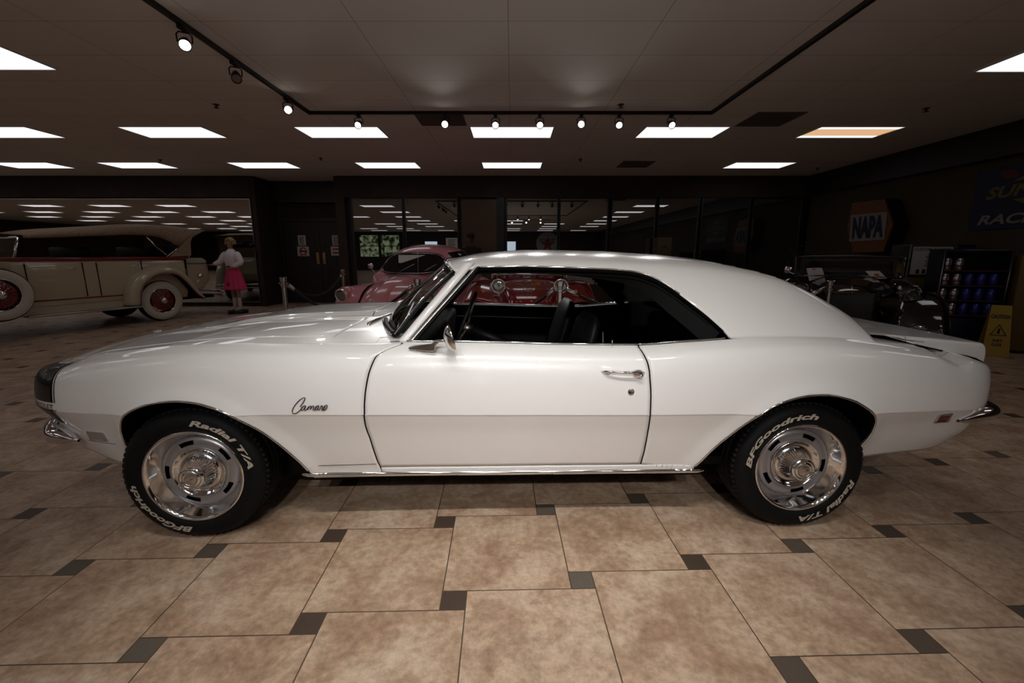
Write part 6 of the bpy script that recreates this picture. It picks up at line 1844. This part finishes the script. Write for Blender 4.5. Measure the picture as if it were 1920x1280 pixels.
wet_sign(6.02,5.45,math.radians(-60),'yellow folding wet floor sign partly behind the coupe spoiler') if False else None
yc=empty('yellow_cabinet',(6.68,5.60,0),math.radians(-30),'tall dull yellow cabinet between the can rack and the right edge','cabinet')
MB().box(-.24,.24,0,.30,.03,1.26,.02).build('cabinet_body',M_pumpyellow,yc); MB().box(-.10,.12,-.012,.0,.78,.92,.003).build('card_reader',M_dark,yc)
MB().box(-.05,.05,-.01,.0,1.12,1.16).build('badge',M_dark,yc,smooth=False)
# pale filing cabinet by the office glazing
fc=empty('filing_cabinet',(at(1245,470,10.6).x,10.6,0),0,'pale filing cabinet standing against the dark office glazing above the coupe roof','cabinet')
M_beige=mat('beige_enamel',(.11,.075,.035),.6)
MB().box(-.17,.17,0,.35,.02,1.66,.01).build('carcass',M_beige,fc)
for k in range(4):
    d=MB().box(-.155,.155,-.015,.0,.06+k*.40,.44+k*.40,.004).build('drawer',M_beige,fc); MB().box(-.05,.05,-.03,-.015,.24+k*.40,.26+k*.40,.004).build('handle',M_dark,d)
# flowers / dark plant near the corner
vp=at(1500,470,10.2); pl=empty('potted_plant',(vp.x,10.2,0),0,'sparse grey potted plant in the far right corner beside the glazing','plant')
MB().lathe([(0,.0001),(0,.12),(.30,.17),(.32,.17),(.32,.15),(.28,.0001)],24,'z').build('pot',M_dark,pl)
M_leaf=mat('dull_leaf',(.03,.03,.022),.7); b=MB(); rnd=random.Random(8)
for k in range(26):
    a=rnd.uniform(0,2*PI); l=rnd.uniform(.7,1.25); t=rnd.uniform(.12,.45); tip=Vector((t*math.cos(a),t*math.sin(a),.3+l))
    b.tube([(0,0,.3),(t*.3*math.cos(a),t*.3*math.sin(a),.3+l*.6),tip],[.006,.004,.002],4)
    for j in range(5):
        q=tip+Vector((rnd.uniform(-.06,.06),rnd.uniform(-.06,.06),rnd.uniform(-.12,.04))); b.ball(tuple(q),rnd.uniform(.012,.03),6,sz=.5)
b.build('foliage',M_leaf,pl)
# ---------------------------------------------------------------- ceiling bits
M_vent=mat('vent_grille',(.10,.085,.075),.7)
for q,lab in (((785,212,868,233),'square ceiling vent behind the second lamp of the track'),((1385,212,1500,236),'square ceiling vent right of the track corner'),((1135,303,1248,313),'ceiling vent in the empty place of the back light row')):
    a=at_z(q[0],q[3],CEIL-.004); c2=at_z(q[2],q[1],CEIL-.004); cx=at_z((q[0]+q[2])/2,(q[1]+q[3])/2,CEIL-.004)
    e=empty('ceiling_vent',(cx.x,cx.y,CEIL-.004),0,lab,'vent'); w=.30
    MB().box(-w-.02,w+.02,-w-.02,-w,-.006,.003).box(-w-.02,w+.02,w,w+.02,-.006,.003).box(-w-.02,-w,-w,w,-.006,.003).box(w,w+.02,-w,w,-.006,.003).build('frame',M_vent,e,smooth=False)
    b=MB()
    for k in range(10): y=-w+.03+k*.06; b.box(-w,w,y-.022,y+.022,-.003,.002)
    b.build('slats',M_vent,e,smooth=False)
for px,py,lab in ((405,196,'above the left track lamps'),(1164,196,'above the tilted track lamp'),(1737,203,'near the right wall'),(601,296,'between back row panels left'),(300,299,'over the second back row panel'),(1088,298,'right of the centre back row panel'),(1533,315,'right of the last back row panel')):
    p=at_z(px,py,CEIL); e=empty('sprinkler_head',(p.x,p.y,CEIL),0,'small ceiling sprinkler '+lab,'sprinkler','ceiling sprinklers')
    MB().lathe([(0,.0001),(-.004,.04),(0,.042)],16,'z').build('escutcheon',M_dark,e); MB().lathe([(0,.012),(-.035,.010),(-.036,.03),(-.040,.03),(-.041,.0001)],14,'z').build('deflector',M_dark,e)

# spotlights on the near run of the track, above and behind the viewpoint
for i,(x,ax,pw) in enumerate(((-1.35,-1.0,8),(-.8,-.65,40),(-.27,-.2,64),(.27,.3,64),(.8,.75,40),(1.35,1.1,10))):
    spot(x,TY0,(ax*.9,1.35,.0),'black spotlight on the near run of the track behind the viewpoint','on',pw*KEY,size=70,blend=1.0,group='spotlights on the near run of the track')

TY2=-2.1  # added unseen track, its spots brighten the coupe side at a lower angle
tag(MB().box(-2.0,2.0,TY2-.019,TY2+.019,CEIL-.035,CEIL).build('light_track',M_blackgloss,smooth=False),'added straight black light track, unseen on the ceiling behind the viewpoint','track')
for x,pw in ((-1.5,22),(-.75,110),(0,170),(.75,120),(1.5,28)):
    spot(x,TY2,(x*1.25,1.9,.80),'added black spotlight on the unseen straight track behind the viewpoint','on',pw*KEY,size=44,blend=1.0,group='added spotlights on the unseen straight track')

# ================================================================ CAMERA
cam=bpy.data.cameras.new('camera'); co=bpy.data.objects.new('camera',cam); C.objects.link(co)
cam.sensor_width=36; cam.lens=FPX/1920*36; co.location=(0,0,CAM_H); co.rotation_euler=(PI/2-PITCH,0,0)
cam.clip_start=.05; cam.clip_end=100
sc=bpy.context.scene; sc.camera=co
sc.view_settings.view_transform='Standard'; sc.view_settings.look='None'; sc.view_settings.gamma=1; sc.view_settings.use_curve_mapping=False
sc.view_settings.exposure=0
sc.cycles.max_bounces=8; sc.cycles.glossy_bounces=5; sc.cycles.transmission_bounces=6; sc.cycles.sample_clamp_indirect=4
